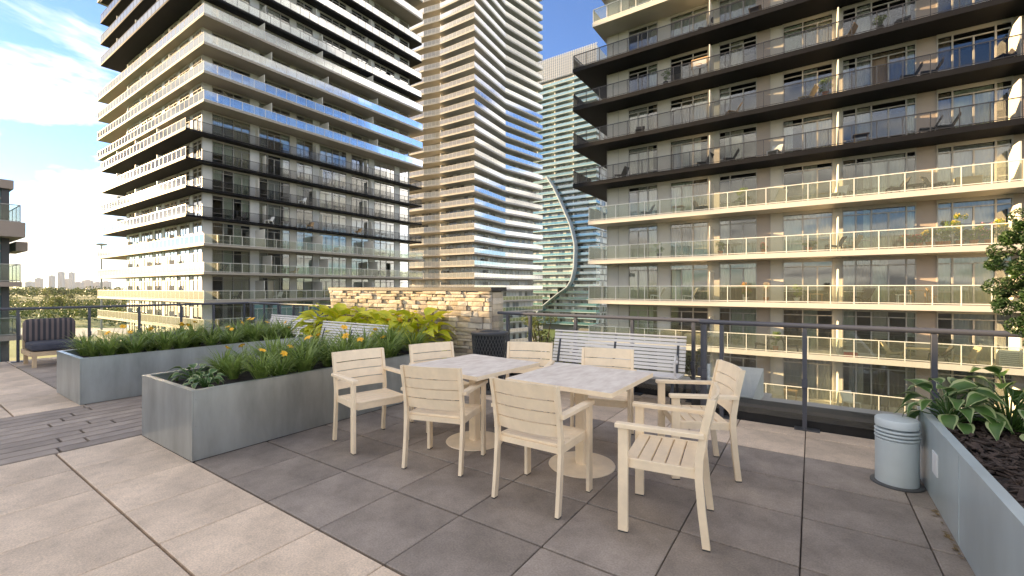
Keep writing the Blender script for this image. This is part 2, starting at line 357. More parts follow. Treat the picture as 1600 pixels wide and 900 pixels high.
# bark chips
bc = MB()
for _ in range(5200):
    x, y = random.uniform(0.75, 2.5), random.uniform(1.2, 4.55); a = random.random()*6.28; l, w, t = random.uniform(.015, .05), random.uniform(.006, .016), random.uniform(.003, .008)
    u = Vector((math.cos(a), math.sin(a), random.uniform(-.5, .5))).normalized()*l; z = 0.475 + random.random()*.028
    n_ = Vector((-math.sin(a), math.cos(a), random.uniform(-.4, .4)))*w
    c = Vector((x, y, z)); up = Vector((0, 0, t))
    bc.add([c-u-n_, c+u-n_*.6, c+u+n_*.7, c-u+n_, c-u-n_+up, c+u-n_*.6+up, c+u+n_*.7+up, c-u+n_+up], [(4,5,6,7),(0,1,5,4),(1,2,6,5),(2,3,7,6),(3,0,4,7)])
tag(bc.build('bark_mulch', M_bark, pl3), kind='stuff')

# ------------------------------------------------------------------ plants
def blade(mb, base, az, length, lean, width, droop, seg=5, mi=0):
    p = Vector(base); a = lean; d = Vector((math.cos(az), math.sin(az), 0)); side = Vector((-math.sin(az), math.cos(az), 0)); o = len(mb.v); L = length/seg
    for i in range(seg + 1):
        w = width*(1 - (i/seg)**2.2)*(0.75 + 0.6*min(1, i/seg*2.5)); w = max(w, 0.0012)
        up = Vector((0, 0, 1))*math.sin(a) * -0.0
        mb.v.append(tuple(p - side*w/2)); mb.v.append(tuple(p + side*w/2 ))
        p = p + (d*math.sin(a) + Vector((0, 0, 1))*math.cos(a))*L; a += droop/seg
    for i in range(seg): mb.f.append((o+2*i, o+2*i+1, o+2*i+3, o+2*i+2)); mb.mi.append(mi)
def lily_mesh(seed):
    rs = random.Random(seed); mb = MB()
    for i in range(130):
        az = rs.random()*6.283; r = rs.random()*0.06
        blade(mb, (math.cos(az)*r, math.sin(az)*r, 0), az + rs.uniform(-.4, .4), rs.uniform(.30, .62), rs.uniform(.03, .5), rs.uniform(.010, .019), rs.uniform(.7, 2.0))
    return mb.mesh('foliage', L_lily)
LILY = [lily_mesh(s) for s in range(5)]
def flower_mesh(seed):
    rs = random.Random(seed); mb = MB()
    for k in range(6):
        az = k*math.pi/3 + rs.uniform(-.1, .1); d = Vector((math.cos(az), math.sin(az), 0)); s_ = Vector((-math.sin(az), math.cos(az), 0)); o = len(mb.v)
        for (t, h, w) in ((0, 0, .006), (.02, .022, .016), (.045, .03, .019), (.062, .018, .004)):
            mb.v += [tuple(d*t - s_*w + Vector((0, 0, h))), tuple(d*t + s_*w + Vector((0, 0, h)))]
        for i in range(3): mb.f.append((o+2*i, o+2*i+1, o+2*i+3, o+2*i+2)); mb.mi.append(0)
    return mb.mesh('flower', L_lilyf)
FLOW = [flower_mesh(1), flower_mesh(2)]
def stem_mesh(h, lean):
    return MB().tube([(0, 0, 0), (lean*.3, 0, h*.5), (lean, 0, h)], [.004, .003, .0025], 5).mesh('flower_stem', L_lily)
STEM = [stem_mesh(.42, .05), stem_mesh(.5, .08), stem_mesh(.36, -.04)]; STEMTIP = [(.05, .42), (.08, .5), (-.04, .36)]
def lily(x, y, z, label, group, nfl, sc):
    e = empty('daylily_clump', (x, y, z), random.random()*6.28, ('leafy daylily clump without flowers ', 'daylily clump with one orange flower ', 'daylily clump with two orange flowers ')[nfl] + label, 'plant', group); e.scale = (sc, sc, sc)
    put('foliage', random.choice(LILY), e, local=True)
    for _ in range(nfl):
        k = random.randrange(3); rz = random.random()*6.28
        st = put('flower_stem', STEM[k], e, local=True); st.rotation_euler = (0, 0, rz)
        f = put('flower', random.choice(FLOW), st, (STEMTIP[k][0], 0, STEMTIP[k][1] - .004), local=True); f.rotation_euler = (random.uniform(-.9, .9), random.uniform(-.9, .9), random.random()*6); f.scale = (.85,)*3
def row(x0, x1, y0, y1, z, label, group, nx, ny, pf):
    for i in range(nx):
        for j in range(ny):
            lily(x0 + (x1-x0)*(i+.5)/nx + random.uniform(-.08, .08), y0 + (y1-y0)*(j+.5)/ny + random.uniform(-.08, .08), z, label, group, (1 if random.random() < pf else 0) + (1 if random.random() < pf*.4 else 0), random.uniform(.68, .98))
row(-5.45, -4.42, 2.0, 4.5, 0.515, 'in the planter beside the dining chairs', 'daylilies beside the dining chairs', 3, 8, .5)
row(-8.66, -7.66, 1.62, 4.5, 0.50, 'in the planter beside the sofa', 'daylilies beside the sofa', 3, 9, .55)
def hosta_leaf(edge, L=0.2, W=0.13, seed=0):
    rs = random.Random(seed); mb = MB(); n = 7; o = 0; prev = None
    prof = [0.0, .62, .95, 1.0, .88, .6, .28, 0.02]
    for i in range(n + 1):
        t = i/n; w = prof[i]*W/2; x = t*L; z = 0.035*math.sin(t*2.2) - .10*t*t*(1 + .3*rs.random())
        cup = .25*w
        row_ = [(x, -w, z + cup), (x, -w*.72, z + cup*.4), (x, 0, z - .002), (x, w*.72, z + cup*.4), (x, w, z + cup)]
        row_ = [(a, b, c + rs.uniform(-.004, .004)) for a, b, c in row_]
        mb.v += row_
        if i:
            for k in range(4):
                mb.f.append((5*(i-1)+k, 5*(i-1)+k+1, 5*i+k+1, 5*i+k)); mb.mi.append(1 if k in (0, 3) else 0)
    return mb.mesh('leaf', edge, smooth=True)
HL = [hosta_leaf([L_hosta, L_hostae], seed=i) for i in range(3)]; HY = [hosta_leaf([L_hostay, L_hostay], .24, .17, seed=i) for i in range(3)]
def hosta(x, y, z, leaves, n, label, group, sc, hmax):
    e = empty('hosta_plant', (x, y, z), 0, label, 'plant', group)
    stk = MB()
    for i in range(n):
        az = i*2.399 + random.uniform(-.3, .3); q = (i + .5)/n; rad = (.05 + .20*math.sqrt(1-q)*random.uniform(.75, 1.15))*sc; hh = (.05 + hmax*q*random.uniform(.8, 1.1))
        px, py = rad*math.cos(az), rad*math.sin(az)
        l = put('leaf', random.choice(leaves), e, (px, py, hh), local=True); s_ = sc*random.uniform(.75, 1.15); l.scale = (s_, s_, s_)
        l.rotation_euler = (random.uniform(-.45, .45), random.uniform(.25, .85) - 1.25*q*random.uniform(.6, 1.1), az)
        stk.tube([(0, 0, 0), (px*.45, py*.45, hh*.7), (px, py, hh)], [.006, .005, .004], 4)
    stk.build('stalks', leaves[0].materials[0], e, local=True)
hosta(0.83, 4.42, .475, HL, 30, 'white edged hosta hanging over the planter corner beside the bollard', 'variegated hostas', .85, .24)
hosta(1.12, 4.40, .475, HL, 34, 'tall white edged hosta standing in the bark mulch', 'variegated hostas', .98, .33)
hosta(1.42, 4.42, .475, HL, 26, 'white edged hosta beside the dark evergreen shrub', 'variegated hostas', .8, .22)
hosta(-5.15, 1.86, .52, HL, 20, 'white edged hosta at the bare end of the near steel planter', 'variegated hostas', .62, .10)
hosta(-4.75, 1.80, .52, HL, 16, 'small white edged hosta at the planter front rim', 'variegated hostas', .5, .08)
for i, x in enumerate((-8.35, -7.75, -7.15, -6.6, -6.05, -5.55)):
    hosta(x, 5.35, .42, HY, 46, 'yellow green hosta in front of the stone wall', 'yellow hostas along the stone wall', 1.45, .50)
# evergreen shrub at the right, rooted in the mulch planter
def leafcloud(rs, n, blobs, size, mb, elong=2.2):
    for _ in range(n):
        b = rs.choice(blobs); c = Vector(b[:3]); rad = b[3]
        while True:
            p = Vector((rs.uniform(-1, 1), rs.uniform(-1, 1), rs.uniform(-1, 1)))
            if 0.15 < p.length < 1: break
        p = p.normalized()*(p.length**0.45)
        q = c + Vector((p.x*rad, p.y*rad, p.z*rad*0.8)); s_ = size*rs.uniform(.6, 1.3)
        a = Vector((rs.uniform(-1, 1), rs.uniform(-1, 1), rs.uniform(-.6, .9))).normalized(); b2 = a.cross(Vector((rs.uniform(-1, 1), rs.uniform(-1, 1), rs.uniform(-1, 1)))).normalized()
        mb.add([q - b2*s_*.5, q + a*s_*elong*.5, q + b2*s_*.5, q - a*s_*elong*.4], [(0, 1, 2, 3)])
rs = random.Random(5)
yew = empty('evergreen_shrub', (1.41, 4.42, .47), 0, 'dark evergreen shrub rising from the mulch planter', 'shrub')
tr = MB(); YX, YY = 1.41, 4.42
tr.tube([(YX, YY, .45), (YX - .02, YY, .95), (YX + .02, YY, 1.5), (YX, YY, 1.85)], [.03, .024, .016, .006], 8)
blobs = []
for i in range(170):
    z = rs.uniform(1.08, 2.0); rr = .36*(1 - abs(z - 1.5)/.75)**.5; a = rs.random()*6.28; q = rs.uniform(.35, 1.12)
    blobs.append((YX + rr*q*math.cos(a), YY + rr*q*math.sin(a), z, rs.uniform(.035, .085)))
    tr.tube([(YX, YY, z - .12), ((YX + blobs[-1][0])/2, (YY + blobs[-1][1])/2, z - .05), blobs[-1][:3]], [.008, .006, .003], 5)
tr.build('trunk', M_trunk, yew)
mb = MB(); leafcloud(rs, 80000, blobs, .0085, mb, 3.2); mb.build('crown', L_yew, yew)
# ------------------------------------------------------------------ dining chairs and tables
def chair_proto():
    e = empty('dining_chair', (0, 0, 0))          # faces +Y
    hw = 0.262
    for s_ in (-1, 1):
        MB().bbox(s_*hw - .014, s_*hw + .014, .185, .245, .008, .628, .003).build('leg', M_chair, e, local=True); MB().box(s_*hw - .013, s_*hw + .013, .187, .243, 0, .0078).build('foot_cap', M_lid, e, local=True); MB().box(s_*(hw - .012) - .0125, s_*(hw - .012) + .0125, -.2655, -.2245, 0, .0078).build('foot_cap', M_lid, e, local=True)
        b = MB(); pts = [(-.245, .008), (-.222, .20), (-.205, .40), (-.208, .50), (-.232, .66), (-.272, .845)]
        vs = []
        for y, z in pts:
            for dx, dy in ((-.013, -.021), (.013, -.021), (.013, .021), (-.013, .021)): vs.append((s_*(hw - .012) + dx, y + dy, z))
        fs = [(3, 2, 1, 0), (20, 21, 22, 23)]
        for i in range(5):
            for k in range(4): fs.append((4*i+k, 4*i+(k+1) % 4, 4*i+4+(k+1) % 4, 4*i+4+k))
        b.add(vs, fs); b.build('leg', M_chair, e, local=True)
        a = MB(); a.bbox(s_*hw - .030, s_*hw + .026, -.235, .262, .629, .655, .004); a.build('armrest', M_chair, e, local=True)
    fr = MB()
    fr.box(-hw + .016, -hw + .042, -.19, .215, .385, .425); fr.box(hw - .042, hw - .016, -.19, .215, .385, .425)
    fr.box(-hw + .0425, hw - .0425, .185, .211, .375, .424); fr.box(-hw + .0425, hw - .0425, -.192, -.168, .385, .424)
    fr.build('seat_frame', M_chair, e, local=True)
    st = MB().bbox(-hw + .034, hw - .034, -.0355, .0355, 0, .016, .003).mesh('seat_slat', M_chair)
    for i in range(5): put('seat_slat', st, e, (0, -.142 + i*.0795, .426), local=True)
    for s_ in (-1, 1): MB().bbox(s_*(hw - .024) - .009, s_*(hw - .024) + .009, -.185, .215, .426, .443, .003).build('seat_side', M_chair, e, local=True)
    # curved horizontal back slats
    def slat(z0, z1, depth=.028):
        b = MB(); n = 8; vs = []
        for i in range(n + 1):
            t = -1 + 2*i/n; x = t*(hw - .026)
            for z in (z0, z1):
                y = -.232 - (z - .66)*.216 - depth*(1 - t*t)
                vs += [(x, y - .008, z), (x, y + .008, z)]
        fs = [(0, 1, 3, 2), (4*n+2, 4*n+3, 4*n+1, 4*n)]
        for i in range(n):
            o = 4*i; fs += [(o, o+2, o+6, o+4), (o+1, o+5, o+7, o+3), (o+2, o+3, o+7, o+6), (o, o+4, o+5, o+1)]
        return b.add(vs, fs)
    for (z0, z1) in ((.498, .578), (.586, .660), (.668, .742), (.750, .846)): slat(z0, z1).build('back_slat', M_chair, e, local=True)
    return e
CH = [(-3.50, 2.72, -12.7 - 90, 'cream slatted armchair drawn up with its back to the near steel planter'),
      (-2.574, 2.769, 106.8 - 90, 'cream slatted armchair backed to the pale walkway, at the table nearer the planter'),
      (-1.589, 2.724, 90.5 - 90, 'cream slatted armchair backed to the pale walkway, at the table nearer the bench'),
      (-.762, 2.86, 187.6 - 90, 'cream slatted armchair standing sideways on the open dark tiles, nearest the mulch planter'),
      (-.790, 3.83, 207 - 90, 'cream slatted armchair with its back to the concrete wedge behind the railing'),
      (-3.30, 3.50, -20 - 90, 'cream slatted armchair at the planter side of the table, towards the stone wall'),
      (-2.58, 4.03, -70 - 90, 'cream slatted armchair between the table and the mesh litter bin'),
      (-1.67, 4.03, -76 - 90, 'cream slatted armchair directly in front of the grey bench')]
proto = chair_proto()
for i, (x, y, a, lab) in enumerate(CH):
    o = proto if i == 0 else copy_tree(proto)
    o.location = (x, y, 0.001); o.rotation_euler = (0, 0, R(a)); tag(o, lab, 'chair', 'cream dining armchairs')
def table_proto():
    e = empty('dining_table', (0, 0, 0))
    t = MB().bbox(-.447, .447, -.447, .447, .718, .742, .003); t.build('table_top', M_stone_top, e, local=True)
    b = MB(); b.box(-.452, .452, -.452, -.4475, .708, .741); b.box(-.452, .452, .4475, .452, .708, .741); b.box(-.452, -.4475, -.4475, .4475, .708, .741); b.box(.4475, .452, -.4475, .4475, .708, .741)
    b.build('edge_band', M_chair, e, local=True)
    c = MB().bbox(-.042, .042, -.042, .042, .016, .70, .008); c.box(-.3, .3, -.03, .03, .70, .7175); c.box(-.03, .03, -.3, .3, .69, .6995); c.build('pedestal', M_chair, e, local=True)
    d = MB().lathe([(.272, 0), (.275, .004), (.272, .010), (.25, .014), (.06, .018)], 48); d.build('base_plate', M_chair, e, local=True, angle=30)
    return e
t1 = table_proto(); t2 = copy_tree(t1)
t1.location = (-2.675, 3.285, .001); t1.rotation_euler[2] = R(-4); tag(t1, 'square stone topped pedestal table beside the planter and litter bin', 'table', 'square pedestal tables')
t2.location = (-1.58, 3.345, .001); t2.rotation_euler[2] = R(-1); tag(t2, 'square stone topped pedestal table in front of the grey bench', 'table', 'square pedestal tables')

# ------------------------------------------------------------------ benches
def bench_proto():
    e = empty('slatted_bench', (0, 0, 0)); L = .915       # faces -Y, back at +Y
    bs = MB().bbox(-L, L, -.0065, .0065, -.0185, .0185, .002).mesh('back_slat', M_bench)
    for i in range(9):
        z = .43 + i*.0455; o = put('back_slat', bs, e, (0, .02 + (z - .4)*.28, z), local=True); o.rotation_euler = (R(-15), 0, 0)
    MB().tube([(-L, .137, .838), (L, .137, .838)], .014, 10).build('top_rail', M_bench, e, local=True)
    ss = MB().bbox(-L, L, -.028, .028, -.007, .007, .002).mesh('seat_slat', M_bench)
    for i in range(7): put('seat_slat', ss, e, (0, -.42 + i*.064, .415 - .004*i), local=True)
    for x in (-.82, 0, .82):
        lg = MB(); lg.tube([(x, -.36, 0), (x, -.33, .2), (x, -.25, .385)], [.022, .018, .02], 8); lg.tube([(x, .10, 0), (x, .02, .2), (x, -.03, .375)], [.022, .018, .02], 8)
        lg.tube([(x, -.37, 0), (x, -.37, .02)], .034, 10); lg.tube([(x, .11, 0), (x, .11, .02)], .034, 10)
        lg.bar((x, -.44, .389), (x, -.02, .372), .03, .028); lg.bar((x, -.004, .372), (x, .15, .83), .03, .02, (0, 1, 0)); lg.build('leg', M_benchdk, e, local=True)
    for x in (-.87, .87):
        a = []
        for k in range(15):
            t = k/14; ang = math.pi*1.25*t
            a.append((x, -.42 + .02*t + (.085 - .085*math.cos(ang))*(1 if t > 0 else 0) + .0, .42 + .12*min(1, t*2) + .10*math.sin(ang*.8)))
        MB().tube([(x, -.40, .40), (x, -.43, .50), (x, -.42, .60), (x, -.37, .655), (x, -.30, .65), (x, -.27, .60), (x, -.30, .565)], .013, 8).build('armrest', M_bench, e, local=True)
    return e
b1 = bench_proto(); b2 = copy_tree(b1); b3 = copy_tree(b1)
b1.location = (-2.22, 5.68, .001); b1.rotation_euler[2] = R(4); tag(b1, 'grey steel slatted bench backed against the glass railing behind the dining table', 'bench', 'grey slatted benches')
b2.location = (-6.72, 4.72, .001); tag(b2, 'grey steel slatted bench between the two daylily planters', 'bench', 'grey slatted benches')
b3.location = (-9.55, 5.2, .001); tag(b3, 'grey steel slatted bench beyond the far daylily planter by the railing', 'bench', 'grey slatted benches')

# ------------------------------------------------------------------ litter bin
CX, CY = -3.78, 4.98
can = empty('litter_bin', (CX, CY, 0), 0, 'dark grey mesh litter bin standing against the stone wall end', 'bin')
def canr(z): return .205 + (z - .06)/.76*.05
ms_ = MB()
for sgn in (1, -1):
    for k in range(34):
        pts = []
        for i in range(9):
            z = .06 + .76*i/8; a = 2*math.pi*k/34 + sgn*(i/8)*1.35; r = canr(z) + sgn*.0015
            pts.append((CX + r*math.cos(a), CY + r*math.sin(a), z))
        ms_.tube(pts, .0042, 4, cap=False)
ms_.build('mesh_shell', M_can, can)
MB().lathe([(.17, .02), (.185, .05), (.225, .80), (.225, .815)], 32, (CX, CY)).build('liner', mat('bin_liner', (.012, .012, .013), .5), can)
MB().lathe([(.20, 0), (.215, .01), (.215, .05), (.20, .062)], 40, (CX, CY)).build('base_ring', M_can, can, angle=40)
ld = MB(); ld.lathe([(.262, .815), (.272, .82), (.272, .842), (.262, .85), (.17, .858), (.15, .856), (.145, .835)], 48, (CX, CY)); ld.build('lid', M_lid, can, angle=35)

# ------------------------------------------------------------------ stone wall
WX0, WX1, WY0, WY1 = -8.9, -4.42, 5.85, 6.2
wall = empty('stone_wall', ((WX0+WX1)/2, WY0, 0), 0, 'split face ledgestone wall with dark coping behind the hostas', 'wall')
MB().box(WX0 + .03, WX1 - .03, WY0 + .03, WY1, 0.0, 1.42).build('core', mat('wall_core', (.16, .13, .10), .9), wall)
cp = MB().bbox(WX0 - .05, WX1 + .05, WY0 - .045, WY1 + .05, 1.4205, 1.485, .008); cp.build('coping', mat('coping', (.035, .032, .03), .6, var=.3, vscale=9, bump=.4, bscale=60), wall)
SM = [mat('ledgestone_%d' % i, c, .85, var=.18, vscale=9, bump=.7, bscale=38, random_obj=.14) for i, c in enumerate([(.52, .43, .32), (.45, .36, .26), (.58, .50, .40), (.36, .30, .24), (.51, .46, .39)])]
stones = []
z = .0
while z < 1.40:
    hgt = random.choice((.045, .055, .065, .08, .1)); hgt = min(hgt, 1.42 - z); x = WX0
    while x < WX1 - .02:
        l = min(random.uniform(.10, .38), WX1 - x)
        if WX1 - x - l < .07: l = WX1 - x
        stones.append((x, x + l, z, z + hgt, random.uniform(0, .06))); x += l
    z += hgt
def stone_mb(s_):
    x0, x1, z0, z1, p = s_; b = MB(); g_ = .004; y = WY0 - p; j = lambda: random.uniform(-.008, .008)
    f = [(x0+g_, y+j(), z0+g_), (x1-g_, y+j(), z0+g_), (x1-g_, y+j(), z1-g_), (x0+g_, y+j(), z1-g_)]; c = ((x0+x1)/2 + j(), y - random.uniform(.002, .012), (z0+z1)/2 + j())
    bk = [(x0+g_, WY0+.04, z0+g_), (x1-g_, WY0+.04, z0+g_), (x1-g_, WY0+.04, z1-g_), (x0+g_, WY0+.04, z1-g_)]
    return b.add(f + bk + [c], [(0,1,8),(1,2,8),(2,3,8),(3,0,8),(0,4,5,1),(1,5,6,2),(2,6,7,3),(3,7,4,0)])
stones.sort(key=lambda s_: -(s_[2] + .06*s_[0]*0 + (0.25 if s_[0] > -6.6 else 0)))
rest = [MB() for _ in SM]
for i, s_ in enumerate(stones):
    k = random.choices(range(5), (5, 3, 4, 2, 3))[0]
    if i < 295: stone_mb(s_).build('stone', SM[k], wall)
    else:
        q = stone_mb(s_); rest[k].add(q.v, q.f)
for k, q in enumerate(rest):
    if q.v: tag(q.build('lower_stones', SM[k], wall), kind='stuff')
# return face of the wall end
for (z0, z1) in [(i*.1, i*.1 + .098) for i in range(14)]:
    MB().box(WX1 - .03, WX1 + random.uniform(.0, .02), WY0 + .045, WY1 - .01, z0 + .002, z1).build('end_stone', random.choice(SM), wall)

# ------------------------------------------------------------------ railing, curb, ledge
def railing(name, label, A, B, posts, zt, side_clamp=True, gl0=.10):
    A, B = Vector((*A, 0)), Vector((*B, 0)); d = (B - A); L = d.length; d.normalize(); n = Vector((d.y, -d.x, 0))
    e = empty(name, ((A+B)/2)[:], 0, label, 'railing', 'terrace railings')
    hr = MB(); hr.tube([A + Vector((0, 0, zt - .022)), B + Vector((0, 0, zt - .022))], .026, 14); hr.build('handrail', M_rail, e, angle=40)
    ps = [p*L for p in posts]
    for s_ in ps:
        b = MB(); c = A + d*s_
        b.obox((c.x, c.y), d, n, -.02, .02, .012, zt - .05, -.028, .028); b.obox((c.x, c.y), d, n, -.024, .024, .44, .53, .0285, .058)
        po = b.build('post', M_rail, e)
        MB().obox((c.x, c.y), d, n, -.09, .13, .001, .012, -.07, .05).build('base_plate', M_can, po)
    edges = sorted(set([0.0] + ps + [L]))
    for a, b_ in zip(edges[:-1], edges[1:]):
        if b_ - a < .08: continue
        MB().obox((A.x, A.y), d, n, a + .016, b_ - .016, gl0, zt - .06, -.006, .006).build('glass_panel', G_terr, e)
    return e
railing('glass_railing', 'glass railing with dark handrail beside the mulch planter', (-1.08, 5.47), (3.4, 5.47), [.0135, .053, .228, .447, .67, .9], 1.10)
railing('glass_railing', 'glass railing with dark handrail behind the bench and litter bin', (-4.36, 5.98), (-1.02, 5.98), [.06, .19, .43, .69, .93], 1.075)
railing('glass_railing', 'short return of the glass railing at the bench corner', (-1.05, 5.96), (-1.05, 5.50), [.93], 1.085)
railing('glass_railing', 'glass railing with dark handrail behind the striped sofas', (-13.0, -1.2), (-13.0, 5.98), [.02, .21, .40, .545, .665, .78, .88, .985], 1.08)
railing('glass_railing', 'glass railing with dark handrail left of the stone wall', (-12.95, 6.0), (-8.95, 6.0), [.02, .2, .38, .56, .74, .92], 1.08)
cb = MB(); cb.box(-1.0, 6.0, 5.53, 5.95, -.03, .145); cb.box(-13.0, -1.002, 6.07, 6.45, -.03, .145); cb.box(-1.2, -1.002, 5.6, 6.068, -.03, .14)
tag(cb.build('kerb', M_black), kind='structure')
lg = MB(); lg.box(-13.4, -1.2, 6.455, 7.0, -.03, .125); lg.box(-.448, 8, 5.955, 6.25, -.03, .125); lg.box(-.998, -.45, 5.955, 7.0, -.03, .02)
tag(lg.build('ledge', M_conc), kind='structure')
wd = MB(); wd.add([(-.985, 5.98, .022), (-.58, 5.98, .022), (-.53, 6.76, .022), (-.985, 6.76, .022), (-.985, 5.98, .15), (-.58, 5.98, .15), (-.53, 6.76, .39), (-.985, 6.76, .39)],
                  [(0,3,2,1),(4,5,6,7),(0,1,5,4),(1,2,6,5),(2,3,7,6),(3,0,4,7)])
tag(wd.build('concrete_wedge', mat('pale_concrete', (.52, .51, .48), .8, var=.1, vscale=3, bump=.3)), 'sloping pale concrete wedge on the ledge beyond the railing', 'ledge block')
# ------------------------------------------------------------------ bollard light
BX, BY = .53, 4.36
bo = empty('bollard_light', (BX, BY, 0), 0, 'pale blue cylindrical louvred bollard light beside the mulch planter', 'bollard')
M_bol = mat('bollard_paint', (.52, .59, .61), .38, var=.04)
MB().lathe([(.158, .001), (.158, .010), (.15, .014)], 40, (BX, BY)).build('flange', M_can, bo, angle=40)
MB().lathe([(.128, .0145), (.128, .335), (.122, .34)], 40, (BX, BY)).build('body', M_bol, bo, angle=40)
MB().lathe([(.10, .341), (.10, .43)], 32, (BX, BY)).build('lamp_core', mat('lamp_core', (.25, .3, .33), .3), bo, angle=40)
for k in range(3):
    z = .350 + k*.026
    MB().lathe([(.122, z - .007), (.131, z - .004), (.133, z + .004), (.126, z + .010), (.105, z + .012)], 40, (BX, BY)).build('louvre', M_bol, bo, angle=50)
MB().lathe([(.126, .428), (.130, .432), (.130, .482), (.124, .49), (.06, .495)], 40, (BX, BY)).build('cap', M_bol, bo, angle=40)

# ------------------------------------------------------------------ lounge sofas
M_str = bpy.data.materials.new('striped_fabric'); M_str.use_nodes = True
nt = M_str.node_tree; b_ = nt.nodes['Principled BSDF']; tcn = nt.nodes.new('ShaderNodeTexCoord'); wv = nt.nodes.new('ShaderNodeTexWave'); wv.bands_direction = 'Y'
wv.inputs['Scale'].default_value = 4.2; wv.inputs['Distortion'].default_value = 0.0; nt.links.new(tcn.outputs['Object'], wv.inputs['Vector'])
rr = nt.nodes.new('ShaderNodeValToRGB'); rr.color_ramp.elements[0].color = (.045, .045, .055, 1); rr.color_ramp.elements[1].color = (.16, .125, .12, 1); rr.color_ramp.elements[0].position = .45; rr.color_ramp.elements[1].position = .6
nt.links.new(wv.outputs['Fac'], rr.inputs[0]); nt.links.new(rr.outputs[0], b_.inputs['Base Color']); b_.inputs['Roughness'].default_value = .9
M_navy = mat('navy_fabric', (.05, .055, .075), .9, var=.15, vscale=8)
M_woodl = mat('pale_teak', (.58, .43, .28), .55, var=.12, vscale=6)
def cushion(mb, x0, x1, y0, y1, z0, z1, r=.05):
    n = 5; vs = []; N = 6
    cx, cy, cz = (x0+x1)/2, (y0+y1)/2, (z0+z1)/2; hx, hy, hz = (x1-x0)/2, (y1-y0)/2, (z1-z0)/2
    P = 9.0
    nu, nv = 24, 12; o = len(mb.v)
    for i in range(nv + 1):
        th = -math.pi/2 + math.pi*i/nv
        for j in range(nu):
            ph = 2*math.pi*j/nu
            d = Vector((math.cos(th)*math.cos(ph), math.cos(th)*math.sin(ph), math.sin(th)))
            s_ = (abs(d.x)**P + abs(d.y)**P + abs(d.z)**P)**(-1/P); mb.v.append((cx + d.x*s_*hx, cy + d.y*s_*hy, cz + d.z*s_*hz))
    for i in range(nv):
        for j in range(nu): mb.f.append((o+i*nu+j, o+i*nu+(j+1) % nu, o+(i+1)*nu+(j+1) % nu, o+(i+1)*nu+j)); mb.mi.append(0)
    return mb
def sofa(y0, y1, label, back=True):
    e = empty('lounge_sofa', (-12.2, (y0+y1)/2, 0), 0, label, 'sofa', 'striped lounge sofas')
    x0, x1 = -12.62, -11.78
    for x in (x0 + .03, x1 - .03):
        for y in (y0 + .06, y1 - .06): MB().bbox(x - .025, x + .025, y - .03, y + .03, .001, .27, .004).build('leg', M_woodl, e)
    f = MB(); f.box(x0, x1, y0, y0 + .05, .21, .29); f.box(x0, x1, y1 - .05, y1, .21, .29); f.box(x0, x0 + .05, y0 + .0505, y1 - .0505, .21, .29); f.box(x1 - .05, x1, y0 + .0505, y1 - .0505, .21, .29); f.box(x0 + .0505, x1 - .0505, y0 + .0505, y1 - .0505, .25, .27)
    f.build('frame', M_woodl, e)
    cushion(MB(), x0 + .08, x1 + .03, y0 + .02, y1 - .02, .292, .45).build('seat_cushion', M_navy, e, smooth=True)
    if back:
        MB().box(x0 - .02, x0 + .03, y0 + .02, y1 - .02, .29, .60).build('back_frame', M_woodl, e)
        cushion(MB(), x0 + .035, x0 + .20, y0 + .01, y1 - .01, .40, .87).build('back_cushion', M_str, e, smooth=True)
sofa(1.66, 2.40, 'striped two seat lounge sofa standing by the far planter end')
sofa(3.2, 4.5, 'low lounge seat with navy cushion behind the far daylily planter', False)
# ------------------------------------------------------------------ tower machinery
class Tower:
    def __init__(s, name, label, loc, cat='tower'):
        s.root = empty(name, loc, 0, label, cat); s.reg = []
    def piece(s, name, mb, m, parent, big):
        s.reg.append((name, mb, m, parent, big))
    def flush(s, limit=285):
        by = {}
        for r_ in s.reg: by.setdefault(r_[0], []).append(r_)
        for name, L in by.items():
            L.sort(key=lambda r_: -r_[4])
            for (nm, mb, m, par, _) in L[:limit]: mb.build(nm, m, par)
            acc = {}
            for (nm, mb, m, par, _) in L[limit:]:
                a = acc.setdefault(m.name, (MB(), m)); a[0].add(mb.v, mb.f)
            for mb, m in acc.values(): tag(mb.build(name + 's_beyond', m, s.root), kind='stuff')
def apparent(p, w, h):
    d = (Vector(p) - Vector((0, 0, CAMH))).length; return w*h/(d*d)
def unit(A, B):
    d = Vector((B[0]-A[0], B[1]-A[1])); L = d.length; d /= L; return d, L
